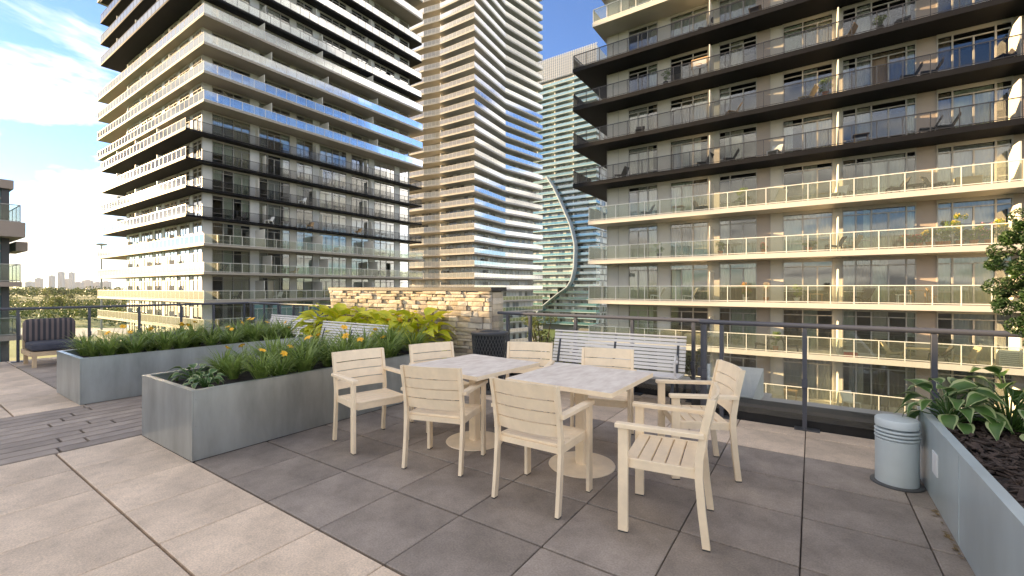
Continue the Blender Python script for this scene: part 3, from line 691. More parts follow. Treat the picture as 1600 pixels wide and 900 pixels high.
def facade(tw, A, d, n, z0, z1, bays, frm, detail=2, curt=0.78, open_p=.05):
    """one storey of window wall: solid panels joined, every window its own part with panes and curtain"""
    top = z1
    for (s0, s1, ty) in bays:
        if ty in ('P', 'B', 'G'):
            m = {'P': M_panel, 'B': M_panelb, 'G': M_panelg}[ty]; mid = (s0+s1)/2; ap = apparent((A[0] + d[0]*mid, A[1] + d[1]*mid, z0 + 1.2), s1 - s0, 2.4)
            tw.piece('wall_panel', MB().obox(A, d, n, s0 + .02, s1 - .02, z0, top - .22, -.12, -.02).obox(A, d, n, s0 + .02, s1 - .02, top - .22, top, -.12, -.04), m, tw.root, ap)
            tw.piece('mullion', MB().obox(A, d, n, s0 - .02, s0 + .0195, z0, top, -.12, .015), frm, tw.root, ap*.2)
            continue
        zt = z0 + 2.12; f = MB(); g2 = frm
        f.obox(A, d, n, s0 - .02, s0 + .035, z0, top, -.08, .02); f.obox(A, d, n, s1 - .035, s1 - .021, z0, top, -.08, .018)
        f.obox(A, d, n, s0 + .0355, s1 - .0355, top - .20, top, -.08, .012); f.obox(A, d, n, s0 + .0355, s1 - .0355, zt - .025, zt + .03, -.08, .012); f.obox(A, d, n, s0 + .0355, s1 - .0355, z0, z0 + .07, -.08, .012)
        mid = (s0+s1)/2; c = (A[0] + d[0]*mid, A[1] + d[1]*mid, z0 + 1.2); w_ = s1 - s0; ap = apparent(c, w_, 2.4)
        if ty == 'D': f.obox(A, d, n, mid - .035, mid + .035, z0 + .0705, zt - .0255, -.075, .016)
        else: f.obox(A, d, n, s0 + .0355, s1 - .0355, z0 + .62, z0 + .665, -.075, .01)
        tw.piece('window', f, g2, tw.root, ap)
        if ty == 'D':
            op = random.random() < open_p
            if not op: tw.piece('pane', MB().obox(A, d, n, s0 + .036, mid - .036, z0 + .071, zt - .026, -.045, -.035), G_win, tw.root, ap*.45)
            tw.piece('pane', MB().obox(A, d, n, mid + .036, s1 - .036, z0 + .071, zt - .026, -.045, -.035), G_win, tw.root, ap*.45)
        else:
            tw.piece('pane', MB().obox(A, d, n, s0 + .036, s1 - .036, z0 + .071, zt - .026, -.045, -.035), G_win, tw.root, ap*.8)
        tw.piece('pane', MB().obox(A, d, n, s0 + .036, s1 - .036, zt + .031, top - .201, -.045, -.035), G_win, tw.root, ap*.15)
        r_ = random.random()
        if r_ < curt:
            cm = random.choices(M_curt, (5, 4, 2, 3, 3))[0]
            a, b = s0 + .05, s1 - .05
            if random.random() < .35: 
                if random.random() < .5: a = mid
                else: b = mid
            cu = MB(); N = max(4, int((b - a)/.09)); o = 0; zb = z0 + .05 if random.random() < .8 else z0 + random.uniform(.6, 1.5)
            for i in range(N + 1):
                s_ = a + (b - a)*i/N; off = -.17 - (.03 if i % 2 else 0)
                for z in (zb, top - .2): cu.v.append((A[0] + d[0]*s_ + n[0]*off, A[1] + d[1]*s_ + n[1]*off, z))
            for i in range(N): cu.f.append((2*i, 2*i+2, 2*i+3, 2*i+1)); cu.mi.append(0)
            tw.piece('curtain', cu, cm, tw.root, ap*.7)
def balcony_rail(tw, pts, z, frm, gls, sp=1.05, h=1.0, name='railing', big=1.0, post=.02):
    fr = MB(); par = None; panels = []
    for A, B, g_ in zip(pts[:-1], pts[1:], gls if isinstance(gls, list) else [gls]*(len(pts)-1)):
        d, L = unit(A, B); n = (d[1], -d[0]); k = max(1, round(L/sp)); st = L/k
        fr.obox(A, d, n, 0, L, z + h - .045, z + h, -.022, .022); fr.obox(A, d, n, 0, L, z + .05, z + .085, -.015, .015)
        for i in range(k + 1):
            fr.obox(A, d, n, i*st - post, i*st + post, z - .05, z + h - .0455, -.018, .018)
            if i < k: panels.append((MB().obox(A, d, n, i*st + post + .005, (i+1)*st - post - .005, z + .086, z + h - .046, -.006, .006), g_, (A[0] + d[0]*st*(i+.5), A[1] + d[1]*st*(i+.5), z + .5), st))
    par = fr.build(name, frm, tw.root)
    for mb, g_, c, st in panels: tw.piece('glass_panel', mb, g_, par, apparent(c, st, .9)*big)
    return par

# ------------------------------------------------------------------ right tower
rt = Tower('apartment_tower', 'beige apartment tower with black and white balcony bands facing the terrace railing', (0, 36, GZ))
WYR = 31.8
RB = [(-12.85,-12.0,'P'),(-12.0,-11.22,'P'),(-11.22,-9.8,'D'),(-9.8,-9.1,'W'),(-9.1,-8.2,'P'),(-8.2,-6.7,'D'),(-6.7,-5.74,'W'),(-5.74,-5.05,'P'),(-5.05,-4.4,'W'),(-4.4,-2.88,'D'),(-2.88,-2.13,'B'),(-2.13,-1.45,'P'),
      (-1.45,-.44,'W'),(-.44,1.02,'D'),(1.02,1.48,'P'),(1.48,2.1,'W'),(2.1,2.78,'W'),(2.78,4.26,'D'),(4.26,4.65,'W'),(4.65,5.48,'B'),(5.48,6.06,'W'),(6.06,7.62,'D'),(7.62,8.2,'W'),(8.2,9.0,'B'),(9.0,10.4,'D'),(10.4,11.1,'P'),(11.1,12.0,'W'),(12.0,13.4,'D'),(13.4,14.2,'P')]
RZ = lambda k: .62 + 2.9*k
MB().box(-12.6, 16, 34.6, 50, GZ, RZ(11)).build('core', M_room, rt.root)
for k in range(-2, 11):
    z = RZ(k); black = 3 <= k <= 6
    x0 = -14.9 if black else -13.65
    if k >= 7: x0 = -13.3
    sl = MB().prism([(x0, 29.98), (14.5, 29.98), (14.5, 46), (x0, 46)] , z - .29, z, 0)
    sl.build('balcony_slab', M_blk if black else M_concw, rt.root)
    facade(rt, (0, WYR), (1, 0), (0, -1), z, z + 2.609, RB, M_greyfr)
    MB().box(-12.9, -12.87, WYR - .02, 34.6, z, z + 2.609).build('end_wall', M_panel, rt.root)
    balcony_rail(rt, [(x0 + .05, 33.2), (x0 + .05, 30.03), (14.3, 30.03)], z, M_blkfr if black else M_whtfr, G_black if black else G_white)
    for xf in (-5.38, 1.22, 8.05):
        MB().box(xf - .03, xf + .03, 30.25, WYR - .13, z + .02, z + 1.9).build('divider', mat('divider_white', (.72, .69, .62), .5), rt.root)
rt.flush()
bw = MB(); zz = RZ(-2) - .3
MB().box(-13.4, 14.5, 30.4, 34.5, GZ, zz).build('base_wall', mat('base_brick', (.20, .16, .12), .8, var=.25, vscale=1.2, stretch=(.3, .3, 6)), rt.root)

# ------------------------------------------------------------------ left tower
lt = Tower('apartment_tower', 'grey apartment tower with its long west balconies glowing gold in the sun', (-68, 34, GZ))
LZ = lambda k: .19 + 2.9*k
MB().box(-76, -56.5, 23, 48, GZ, LZ(21)).build('core', M_room, lt.root)
rnd = random.Random(11)
def make_bays(L, seedv):
    r_ = random.Random(seedv); s_ = 0; out = []
    pat = ['G', 'W', 'W', 'D', 'G', 'W', 'D', 'W', 'P', 'W', 'W', 'G', 'D', 'W', 'W', 'P', 'D', 'W', 'G', 'W', 'W', 'D']
    i = 0
    while s_ < L - .01:
        t = pat[i % len(pat)]; w = {'G': 1.0, 'P': .9, 'W': 1.05, 'D': 1.7}[t]*r_.uniform(.9, 1.1)
        if L - s_ - w < .7: w = L - s_
        out.append((s_, s_ + w, t)); s_ += w; i += 1
    return out
LB_R = make_bays(28.6, 3); LB_L = make_bays(24.0, 8)
for k in range(-5, 21):
    z = LZ(k); g4 = (k + 1)//4; black = k >= 3 and ((k - 3)//4) % 2 == 0
    if black: poly = [(-80.5, 17.9), (-51.8, 17.9), (-51.8, 50.2), (-80.5, 50.2)]
    else: poly = [(-87, 19), (-50.5, 19), (-50.5, 49.2), (-87, 49.2)]
    MB().prism(poly, z - .22, z).build('balcony_slab', M_blk if black else M_cream, lt.root)
    (xa, ya), (xb, yb) = poly[0], poly[2]
    if k < 20:
        facade(lt, (-53, 19.8), (0, 1), (1, 0), z, z + 2.679, LB_R, M_greyfr)
        if k < 13: facade(lt, (-77, 19.8), (1, 0), (0, -1), z, z + 2.679, LB_L, M_greyfr, curt=.85)
        MB().box(-53.15, -53.0, 19.8, 19.95, z, z + 2.679).build('corner_post', M_panelg, lt.root)
        MB().box(-60, -53.0, 48.42, 48.6, z, z + 2.679).build('end_wall', M_panelg, lt.root)
    fr = M_blkfr if black else M_whtfr
    gr = (G_black if black and k < 8 else G_blue if k > 2 else G_white)
    balcony_rail(lt, [(xa + .06, ya + .05), (poly[1][0] - .05, ya + .05), (poly[1][0] - .05, yb - .05), (poly[1][0] - 4, yb - .05)], z, M_whtfr if (black and False) else fr, [G_frit, gr, gr], sp=1.2)
    for s_ in (5.3, 12.4, 20.1):
        MB().box(-52.9, poly[1][0] - .35, 19.8 + s_ + (.8 if k % 2 else 0), 19.86 + s_ + (.8 if k % 2 else 0), z + .01, z + 2.1).build('divider', mat('divider_white', (.72, .69, .62), .5), lt.root)
    for x in (-74, -67, -60):
        if ya + .2 < 19.6: MB().box(x, x + .08, ya + .12, 19.66, z + .01, z + 1.55).build('divider', mat('divider_white', (.72, .69, .62), .5), lt.root)
lt.flush()

# ------------------------------------------------------------------ middle tower with folded balconies
mt = Tower('apartment_tower', 'tall beige tower with folded zigzag balconies between the nearer towers', (-70, 92, GZ))
MF = [(-92, 75.4), (-77.7, 75.9), (-73.2, 76.8), (-62.8, 77.0), (-64.5, 91.6), (-62.2, 106.4)]
MW = [(-90, 79.2), (-65.3, 79.2), (-66.6, 92.0), (-64.2, 104.6)]
M_wd = mat('far_window_dark', (.045, .05, .055), .12, spec=.9); M_wl = mat('far_window_curtained', (.52, .53, .50), .25, spec=.7); M_wm = mat('far_window_grey', (.20, .22, .23), .15, spec=.8); M_wwh = mat('far_panel_white', (.62, .60, .55), .5)
FARW = [M_wd, M_wl, M_wm, M_wwh, M_greyfr]
MB().prism([(-90, 79.8), (-66.0, 79.8), (-67.3, 92), (-64.9, 104), (-90, 104)], GZ, 106).build('core', M_room, mt.root)
def far_floor(tw, pts, z0, z1, rr_, wid=1.15):
    mb = MB()
    for A, B in zip(pts[:-1], pts[1:]):
        d, L = unit(A, B); n = (d[1], -d[0]); k = max(1, int(L/wid)); st = L/k
        for i in range(k):
            mi = rr_.choices((0, 1, 2, 3), (4, 4, 3, 2))[0]
            mb.obox(A, d, n, i*st + .05, (i+1)*st - .05, z0, z1 - .25, -.06, .0 if mi != 3 else .03, mi)
            mb.obox(A, d, n, i*st - .05, i*st + .049, z0, z1, -.06, .04, 4)
        mb.obox(A, d, n, .0, L, z1 - .249, z1, -.06, .02, 4); mb.obox(A, d, n, 0, L, z0 + 2.0, z0 + 2.07, .0005, .03, 4)
    mb.build('window_band', FARW, tw.root)
rr_ = random.Random(4)
for k in range(-6, 38):
    z = 29.1 - 2.8*11 + 2.8*k; wv_ = 1.0
    F_ = [(x, y) for x, y in MF]
    MB().prism(F_ + [(-92, 106.4)], z - .30, z).build('balcony_slab', M_tansoff if z > 4 else M_conc, mt.root)
    far_floor(mt, MW, z, z + 2.499, rr_)
    balcony_rail(mt, F_, z, M_whtfr, [G_cream, G_cream, G_cream, G_cool, G_cool], sp=1.3, h=1.08)
    for (x, y) in ((-73.25, 76.95),): MB().box(x, x + .12, y, y + 2.1, z + .01, z + 1.7).build('divider', mat('divider_white', (.72, .69, .62), .5), mt.root)
    MB().box(-65.9, -64.6, 84.6, 84.7, z + .01, z + 1.9).build('divider', mat('divider_white', (.72, .69, .62), .5), mt.root)
mt.flush(250)
pb = MB()
# ------------------------------------------------------------------ teal tower far behind
tt = Tower('apartment_tower', 'far teal glass tower with slatted crown behind the folded tower', (-100, 195, GZ))
MB().box(-124, -79.2, 182.2, 215, GZ, 99.5).build('core', M_room, tt.root)
M_tealslab = mat('pale_teal_slab', (.38, .49, .53), .6)
def curve_x(z):     # right edge of the forward balcony stack, an S curve in elevation
    K = [(-15, -112), (-6, -103), (-1, -96), (3, -89.7), (10, -87.6), (21, -87.1), (30, -89.4), (40, -94), (48, -98), (60, -106)]
    for (z0, x0), (z1, x1) in zip(K[:-1], K[1:]):
        if z0 <= z <= z1: return x0 + (x1 - x0)*(z - z0)/(z1 - z0)
    return -106
for k in range(40):
    z = -15 + 2.85*k
    MB().prism([(-126, 179.9), (-78, 179.9), (-78, 184), (-126, 184)], z - .24, z).build('balcony_slab', M_tealslab, tt.root)
    far_floor(tt, [(-126, 182), (-79, 182), (-79, 205)], z, z + 2.49, rr_, 1.5)
    r_ = MB(); r_.box(-126, -78, 179.9, 179.94, z + .03, z + 1.05); r_.box(-78.04, -78.0, 179.95, 183.9, z + .03, z + 1.05); r_.build('glass_railing', G_teal, tt.root)
    dv = MB(); 
    for x in (-118, -108.5, -99, -89.5): dv.box(x, x + .4, 180.2, 181.9, z + .01, z + 1.9)
    dv.build('divider', mat('divider_white', (.72, .69, .62), .5), tt.root)
    if z < 52:
        xe = curve_x(max(z, -14))
        MB().prism([(-126, 176.6), (xe, 176.6), (xe, 179.85), (-126, 179.85)], z - .22, z).build('balcony_slab', M_tealslab, tt.root)
        r_ = MB(); r_.box(-126, xe, 176.6, 176.64, z + .03, z + 1.0); r_.build('glass_railing', glass('balcony_glass_olive', (.46, .70, .68), .16, .42, (.22, .58, .58)) if 'balcony_glass_olive' not in MATS else MATS['balcony_glass_olive'], tt.root)
        far_floor(tt, [(-126, 178.2), (xe - .6, 178.2)], z, z + 2.44, rr_, 1.5)
        MB().add([(xe - .2, 176.5, z - .3), (xe + .35, 176.5, z - .3), (xe + .35, 179.85, z - .3), (xe - .2, 179.85, z - .3)] + [(curve_x(z + 2.85) + q_, y_, z + 2.54) for q_, y_ in ((-.2, 176.5), (.35, 176.5), (.35, 179.85), (-.2, 179.85))], [(0,3,2,1),(4,5,6,7),(0,1,5,4),(1,2,6,5),(2,3,7,6),(3,0,4,7)]).build('curved_frame', mat('curved_frame', (.40, .47, .52), .4), tt.root)
cr = MB(); 
for i in range(44): cr.box(-126 + i*1.1, -125.78 + i*1.1, 181.0, 181.2, 99.6, 110)
for j in range(9): cr.box(-126, -78, 181.21, 181.4, 100 + j*1.2, 100.25 + j*1.2)
cr.build('crown_screen', mat('crown_metal', (.60, .62, .66), .5), tt.root)
MB().box(-125, -79, 181.6, 214, 99.6, 109.6).build('crown_wall', mat('crown_wall', (.46, .52, .60), .4), tt.root)

# ------------------------------------------------------------------ low wing at the left edge
lw = Tower('apartment_wing', 'taupe low rise wing with teal glazing at the left edge', (-48, -20, GZ), 'building')
M_taupe = mat('taupe_panel', (.36, .29, .25), .7, var=.06, vscale=.8)
M_tealw = mat('teal_window', (.16, .30, .31), .1, spec=.9)
wm = MB()
for (y0, y1, zt) in ((1.6, 4.6, 7.2), (-4.2, 1.599, 5.9), (-46, -4.201, 7.2)): MB().box(-60, -38.7, y0, y1, GZ, zt).build('block', M_tealw, lw.root)  # unseen run extended to shade terrace; low notch added for sun on stone wall
for y in [4.45] + [4.45 - 2.4*i for i in range(1, 20)]:
    zt = 7.19 if (y > 1.9 or y < -4.4) else 5.88
    MB().box(-38.69, -38.45, y - .14, y + .16, GZ, zt).build('column', mat('dark_column', (.07, .07, .075), .5), lw.root)
for z in (6.6, 4.0, 3.55, 1.05, -1.9, -4.8):
    MB().box(-38.69, -38.6, -46 if z < 5.8 else 1.7, 4.6, z, z + .12).build('transom', M_greyfr, lw.root)
for (z0, z1, ye, xe) in ((7.2, 7.7, 4.75, -38.2), (4.35, 5.2, 5.05, -37.0), (1.55, 1.82, 4.95, -37.3), (-1.5, -1.22, 4.95, -37.3), (-4.5, -4.2, 4.95, -37.3)):
    ys = 1.62 if z0 > 5 else -46
    MB().box(-59, xe, ys, ye, z0, z1).build('balcony_slab', M_taupe, lw.root)
    if z0 > 5: MB().box(-59, xe, -46, -4.22, z0, z1).build('balcony_slab', M_taupe, lw.root)
for z in (5.2, 1.82, -1.22, -4.2): balcony_rail(lw, [(-41, 4.9), (-37.42, 4.9), (-37.42, -30)], z, M_greyfr, G_white, sp=1.2, h=1.02)
MB().box(-44, -40, 5.06, 5.55, 3.75, 4.3).build('balcony_slab', M_taupe, lw.root)
lw.flush(150)
# ------------------------------------------------------------------ far landscape
th = R(34.3); FW = Vector((-math.sin(th), math.cos(th), 0)); RT = Vector((math.cos(th), math.sin(th), 0))
def at(u, d, z=GZ): p = FW*d + RT*((u - 800)/686*d); return (p.x, p.y, z)
def strip(name, m, d0, d1, u0, u1, z):
    return tag(MB().add([at(u0, d0, z), at(u1, d0, z), at(u1, d1, z), at(u0, d1, z)], [(0, 1, 2, 3)]).build(name, m), kind='structure')
M_road = mat('asphalt', (.10, .10, .10), .85); M_pale = mat('pale_paving', (.42, .40, .37), .85, var=.1, vscale=.05)
strip('road', M_road, 560, 640, -400, 420, GZ + .2); strip('pavement', M_pale, 175, 212, -500, 420, GZ + .1); strip('path', M_pale, 520, 545, -400, 420, GZ + .1)
strip('courtyard', M_pale, 12, 160, 560, 1500, GZ + .05)
def blobtree(mb, x, y, z, h, w, rs, n, size):
    bl = [(x + rs.uniform(-.3, .3)*w, y + rs.uniform(-.3, .3)*w, z + h*rs.uniform(.38, .85), w*rs.uniform(.22, .36)) for _ in range(9)]
    leafcloud(rs, n, bl, size, mb, 1.3)
rs = random.Random(21)
wood = [MB(), MB()]
for _ in range(300):
    x, y, z = at(rs.uniform(-160, 420), rs.uniform(690, 1050)); blobtree(wood[0 if rs.random() < .75 else 1], x, y, z, rs.uniform(15, 24), rs.uniform(14, 24), rs, 70, 2.6)
for q, m, nm in zip(wood, (L_tree, L_treel), ('woodland', 'woodland')):
    o = q.build(nm, m); tag(o, 'distant belt of dark trees below the skyline' if m is L_tree else 'lighter green trees mixed through the distant belt', 'woodland', kind='stuff')
br = MB(); br2 = MB()
for _ in range(520):
    x, y, z = at(rs.uniform(-200, 330), rs.uniform(225, 510)); blobtree(br if rs.random() < .7 else br2, x, y, z, rs.uniform(4, 10), rs.uniform(6, 14), rs, 60, 1.1)
tag(br.build('scrubland', L_tree), 'dark green scrub filling the valley beyond the railing', 'scrub', kind='stuff'); tag(br2.build('scrubland', L_treel), 'pale green scrub mixed through the valley', 'scrub', kind='stuff')
def tree(u, d, h, w, leaf, label, n=1500, size=.35, base=GZ):
    x, y, z = at(u, d, base); e = empty('tree', (x, y, z), 0, label, 'tree')
    t_ = MB().tube([(x, y, z), (x + .1, y, z + h*.3), (x, y + .1, z + h*.7)], [h*.03, h*.022, h*.008], 7)
    r2 = random.Random(int(u*7 + d)); bl = []
    for _ in range(14):
        a = r2.random()*6.28; q = r2.uniform(.1, .38)*w; b = (x + q*math.cos(a), y + q*math.sin(a), z + h*r2.uniform(.42, .9), w*r2.uniform(.12, .22)); bl.append(b)
        t_.tube([(x, y, z + h*.3), b[:3]], [h*.012, h*.004], 5)
    t_.build('trunk', M_trunk, e); mb = MB(); leafcloud(r2, n, bl, size, mb, 1.5); mb.build('crown', leaf, e)
tree(72, 600, 14, 14, L_treel, 'pale rounded tree standing beside the highway', 500, 1.0)
tree(108, 610, 13, 16, L_treel, 'broad pale tree by the highway, under the twin skyline towers', 500, 1.0)
tree(86, 500, 9, 14, L_tree, 'single dark bush on the strip in front of the highway', 500, .9)
tree(97, 330, 16, 20, L_treel, 'large yellow green tree in the middle of the valley scrub', 900, .9)
tree(892, 62, 14.5, 5.5, L_treey, 'golden leaved tree rising beyond the bench', 2600, .22)
tree(846, 75, 16.0, 7, L_treel, 'pale feathery tree below the teal tower', 2600, .22)
tree(868, 95, 9, 9, L_tree, 'dark round tree beside the golden tree', 1800, .3)
tree(925, 80, 10, 8, L_tree, 'dark tree below the white balcony corner', 1800, .3)
# small shrub on the ledge beyond the glass, beside the concrete wedge
r3 = random.Random(9); e = empty('ledge_shrub', (-1.42, 6.75, .125), 0, 'reddish dried shrub on the ledge beside the bench end', 'shrub')
t_ = MB(); bl = []
for _ in range(16):
    a = r3.random()*6.28; q = r3.uniform(.02, .22); b = (-1.42 + q*math.cos(a), 6.75 + q*math.sin(a)*.8, r3.uniform(.28, .58), r3.uniform(.05, .09)); bl.append(b); t_.tube([(-1.42, 6.75, .12), b[:3]], [.006, .003], 4)
t_.build('stems', M_trunk, e); mb = MB(); leafcloud(r3, 2200, bl, .018, mb, 1.5); mb.build('crown', leaf_mat('dried_leaf', (.16, .10, .05), (.20, .20, .08), .7, .2, 8), e)
# skyline
M_sky = [mat('far_tower_%d' % i, c, .7) for i, c in enumerate([(.44, .45, .50), (.50, .49, .51), (.40, .43, .49)])]  # distance haze painted in as pale blue-grey tower colours
for i, (u0, u1, v, nm) in enumerate(((39, 50, 440.5, 'flat topped pale slab block at the end of the skyline'), (54, 63, 435, 'pinkish slab tower on the skyline next to the end block'), (76, 82, 431, 'slim tower with lower shoulder on the skyline'),
        (90, 97, 425, 'tallest rounded tower of the skyline'), (97, 107, 436.5, 'lower linked block between the two tallest skyline towers'), (107, 113, 426, 'square topped tall skyline tower beside the linked block'), (113, 127, 441, 'low wide pale block right of the tallest skyline towers'),
        (128, 142, 438, 'long pale mid rise block on the skyline behind the treetops'), (145, 156, 441, 'short pale block on the skyline beside the lamp mast'), (157, 171, 440, 'wide pale block on the skyline next to the gold tower'))):
    d = 3000 + 60*i; h_ = (450 - v)*d/686 + 1.5; a = Vector(at(u0, d)); b = Vector(at(u1, d)); w_ = (b - a).length; c = (a + b)/2
    e = empty('skyline_tower', (c.x, c.y, GZ), 0, nm, 'tower', 'far skyline towers'); dd = (b - a).normalized(); n = Vector((dd.y, -dd.x, 0))
    m = MB().obox((a.x, a.y), dd, n, 0, w_, GZ, h_, -20, 0); m.build('block', M_sky[i % 3], e)
    mw = MB()
    for s_ in range(int(w_/7)): mw.obox((a.x, a.y), dd, n, 2 + s_*7, 5 + s_*7, GZ + 10, h_ - 4, .01, .3)
    mw.build('window_bays', mat('far_tower_glass', (.30, .33, .38), .3), e)
    MB().obox((a.x, a.y), dd, n, w_*.3, w_*.7, h_, h_ + 5, -14, -4).build('roof_plant', M_sky[(i+1) % 3], e)
# lamp mast
lx, ly, _ = at(158.5, 105); e = empty('lamp_mast', (lx, ly, GZ), 0, 'tall slim street lamp mast beside the gold balconies', 'street lamp')
MB().tube([(lx, ly, GZ), (lx, ly, 11.6)], [.28, .13], 10).build('pole', M_greyfr, e)
MB().lathe([(.3, 11.61), (1.1, 11.75), (1.1, 12.0), (.4, 12.15)], 16, (lx, ly)).build('lamp_head', M_greyfr, e)

# leaf litter along the foot of the mulch planter
ll = MB(); r5 = random.Random(3)
for i in range(46):
    x = .675 - abs(r5.gauss(0, .012)); y = r5.choice((3.9, 3.62, 3.4, 3.0, 2.7)) + r5.gauss(0, .06); s_ = r5.uniform(.008, .02); a_ = r5.random()*6.28
    p = Vector((x, y, .004 + r5.random()*.006)); u_ = Vector((math.cos(a_), math.sin(a_), r5.uniform(-.2, .3)))*s_; v_ = Vector((-math.sin(a_), math.cos(a_), r5.uniform(-.2, .2)))*s_*.5
    ll.add([p - u_, p + v_, p + u_, p - v_], [(0, 1, 2, 3)])
tag(ll.build('leaf_litter', mat('dry_leaf', (.22, .15, .07), .9, var=.4, vscale=30)), 'dry leaves caught along the foot of the mulch planter', 'leaf litter', kind='stuff')
# ------------------------------------------------------------------ things on the balconies of the right tower
def ux(u, Y): 
    r_ = (u - 800)/686; return Y*(-math.sin(th) + math.cos(th)*r_)/(math.cos(th) + math.sin(th)*r_)
def thing(name, lab, cat, u, k, Y=30.75, group=None, rz=0):
    return empty(name, (ux(u, Y), Y, RZ(k) + .002), rz, lab, cat, group)
M_w = mat('white_plastic', (.75, .75, .72), .4); M_dkf = mat('dark_wicker', (.05, .045, .045), .7); M_tk = mat('teak', (.42, .26, .13), .6); M_red = mat('red_plastic', (.55, .05, .04), .4); M_terra = mat('terracotta', (.50, .20, .09), .8); M_tan = mat('tan_canvas', (.52, .42, .28), .9)
def lounge_chair(u, k, m, lab, group=None, rz=0, cat='chair', Y=30.75):
    e = thing('balcony_chair', lab, cat, u, k, Y, group, rz)
    s_ = MB(); s_.bar((-.34, 0, .36), (.22, 0, .28), .62, .05, (0, 0, 1)); s_.build('seat', m, e, local=True)
    b = MB(); b.bar((.22, 0, .29), (.52, 0, .84), .60, .05, (0, 0, 1)); b.build('backrest', m, e, local=True)
    for y in (-.27, .27):
        l = MB(); l.bar((-.30, y, .34), (-.34, y, 0), .05, .05); l.build('leg', m, e, local=True); l = MB(); l.bar((.24, y, .30), (.34, y, 0), .05, .05); l.build('leg', m, e, local=True)
    return e
def fold_chair(u, k, m, lab, group=None, rz=0):
    e = thing('folding_chair', lab, 'chair', u, k, 30.85, group, rz)
    for y in (-.2, .2):
        MB().bar((-.22, y, 0), (.20, y, .86), .025, .03).build('leg', m, e, local=True); MB().bar((.22, y, 0), (-.18, y, .46), .025, .03).build('leg', m, e, local=True)
    for i in range(4): MB().bar((-.16 + i*.1, -.2, .455), (-.16 + i*.1, .2, .455), .07, .018).build('seat_slat', m, e, local=True)
    for i in range(3): MB().bar((.11 + i*.036, -.2, .66 + i*.075), (.11 + i*.036, .2, .66 + i*.075), .018, .055).build('back_slat', m, e, local=True)
def bistro(u, k, m, lab, group=None, w=.35, Y=30.75, h=.72):
    e = thing('balcony_table', lab, 'table', u, k, Y, group)
    MB().bbox(-w, w, -w, w, h - .03, h, .005).build('table_top', m, e, local=True)
    for a in (-1, 1):
        for b in (-1, 1): MB().bar((a*w*.8, b*w*.8, 0), (a*w*.8, b*w*.8, h - .031), .035, .035).build('leg', m, e, local=True)
def potplant(u, k, leaf, lab, h=.7, w=.5, group=None, Y=30.4, pot=M_terra, fl=None, n=900):
    e = thing('potted_plant', lab, 'plant', u, k, Y, group)
    MB().lathe([(.11, 0), (.15, .24), (.165, .25), (.165, .29), (.14, .29)], 16).build('pot', pot, e, local=True)
    r2 = random.Random(int(u)*3 + k); bl = []; st = MB()
    for _ in range(10):
        b = (r2.uniform(-.5, .5)*w, r2.uniform(-.35, .35)*w, .3 + r2.uniform(.15, 1)*(h - .3), r2.uniform(.09, .17)); bl.append(b); st.tube([(0, 0, .26), b[:3]], [.008, .004], 4)
    st.build('stems', L_lily, e, local=True); mb = MB(); leafcloud(r2, n, bl, .035, mb, 1.6); mb.build('foliage', leaf, e, local=True)
    if fl:
        mb = MB(); leafcloud(r2, 260, [(b[0], b[1], b[2] + .06, b[3]) for b in bl], .05, mb, 1.0); mb.build('blossom', fl, e, local=True)
M_of = mat('orange_blossom', (.75, .22, .06), .7); M_rf = mat('red_blossom', (.62, .10, .05), .7); M_yf = mat('yellow_blossom', (.75, .52, .06), .7); M_pf = mat('pink_blossom', (.70, .28, .34), .7)
L_bal = leaf_mat('balcony_leaf', (.10, .17, .03), (.22, .30, .06), .5, .3, 5)
lounge_chair(1026, 0, M_w, 'white moulded lounge chair behind white balcony glass', 'white lounge chair pair'); lounge_chair(1076, 0, M_w, 'white moulded lounge chair behind white balcony glass', 'white lounge chair pair')
potplant(1165, 0, L_bal, 'orange flower arrangement in a pale pot behind balcony glass', 1.15, .5, pot=M_w, fl=M_of); potplant(1197, 0, leaf_mat('pampas', (.5, .4, .28), (.6, .5, .36), .8, .3), 'dried pampas stems in a pot next to orange flowers', 1.1, .3, pot=M_terra)
lounge_chair(1346, 0, M_dkf, 'dark bowl chair alone behind balcony glass', rz=.6); bistro(1412, 0, M_w, 'small folding table under a white cloth on balcony', w=.3, h=.5); bistro(1436, 0, M_tk, 'teak bistro table beside a folding chair'); fold_chair(1456, 0, M_tk, 'teak slatted folding chair beside the bistro table', rz=2.8)
potplant(1264, 1, L_bal, 'leafy green pot plant beside the wicker balcony chairs', .6, .6); lounge_chair(1303, 1, M_dkf, 'dark wicker armchair on the flower balcony', rz=.3); lounge_chair(1328, 1, M_tan, 'tan high backed garden chair on the flower balcony', rz=-.4)
for i, (u, h_, w_, f_, nm) in enumerate(((1422, .62, .7, M_rf, 'red flowering pot plant on the flower balcony'), (1436, .6, .6, M_rf, 'wide red geranium tub next to the red flowers'), (1452, .75, .5, M_yf, 'yellow flowering pot plant beside the geranium tub'), (1468, .9, .6, None, 'bushy green plant among the balcony flowers'), (1480, 1.5, .4, None, 'tall staked green plant on the flower balcony'),
                                    (1500, 1.6, .5, M_yf, 'tall plant with yellow blossom on the flower balcony'), (1522, 1.0, .6, None, 'green plant beside the pink blossom'), (1545, 1.1, .6, M_pf, 'pink blossoming plant at the end of the flower balcony'), (1566, 1.2, .6, M_yf, 'yellow blossoming plant behind the evergreen shrub'))):
    potplant(u, 1, L_bal, nm, h_, w_, 'flower balcony pots', fl=f_)
potplant(1193, 1, L_bal, 'small red flowering pot behind white balcony posts', .6, .5, fl=M_rf); bistro(1131, 1, M_dkf, 'dark shelf table with plants beside the balcony divider', w=.3); potplant(1126, 1, L_bal, 'small green pot plant beside the dark shelf table', .8, .4)
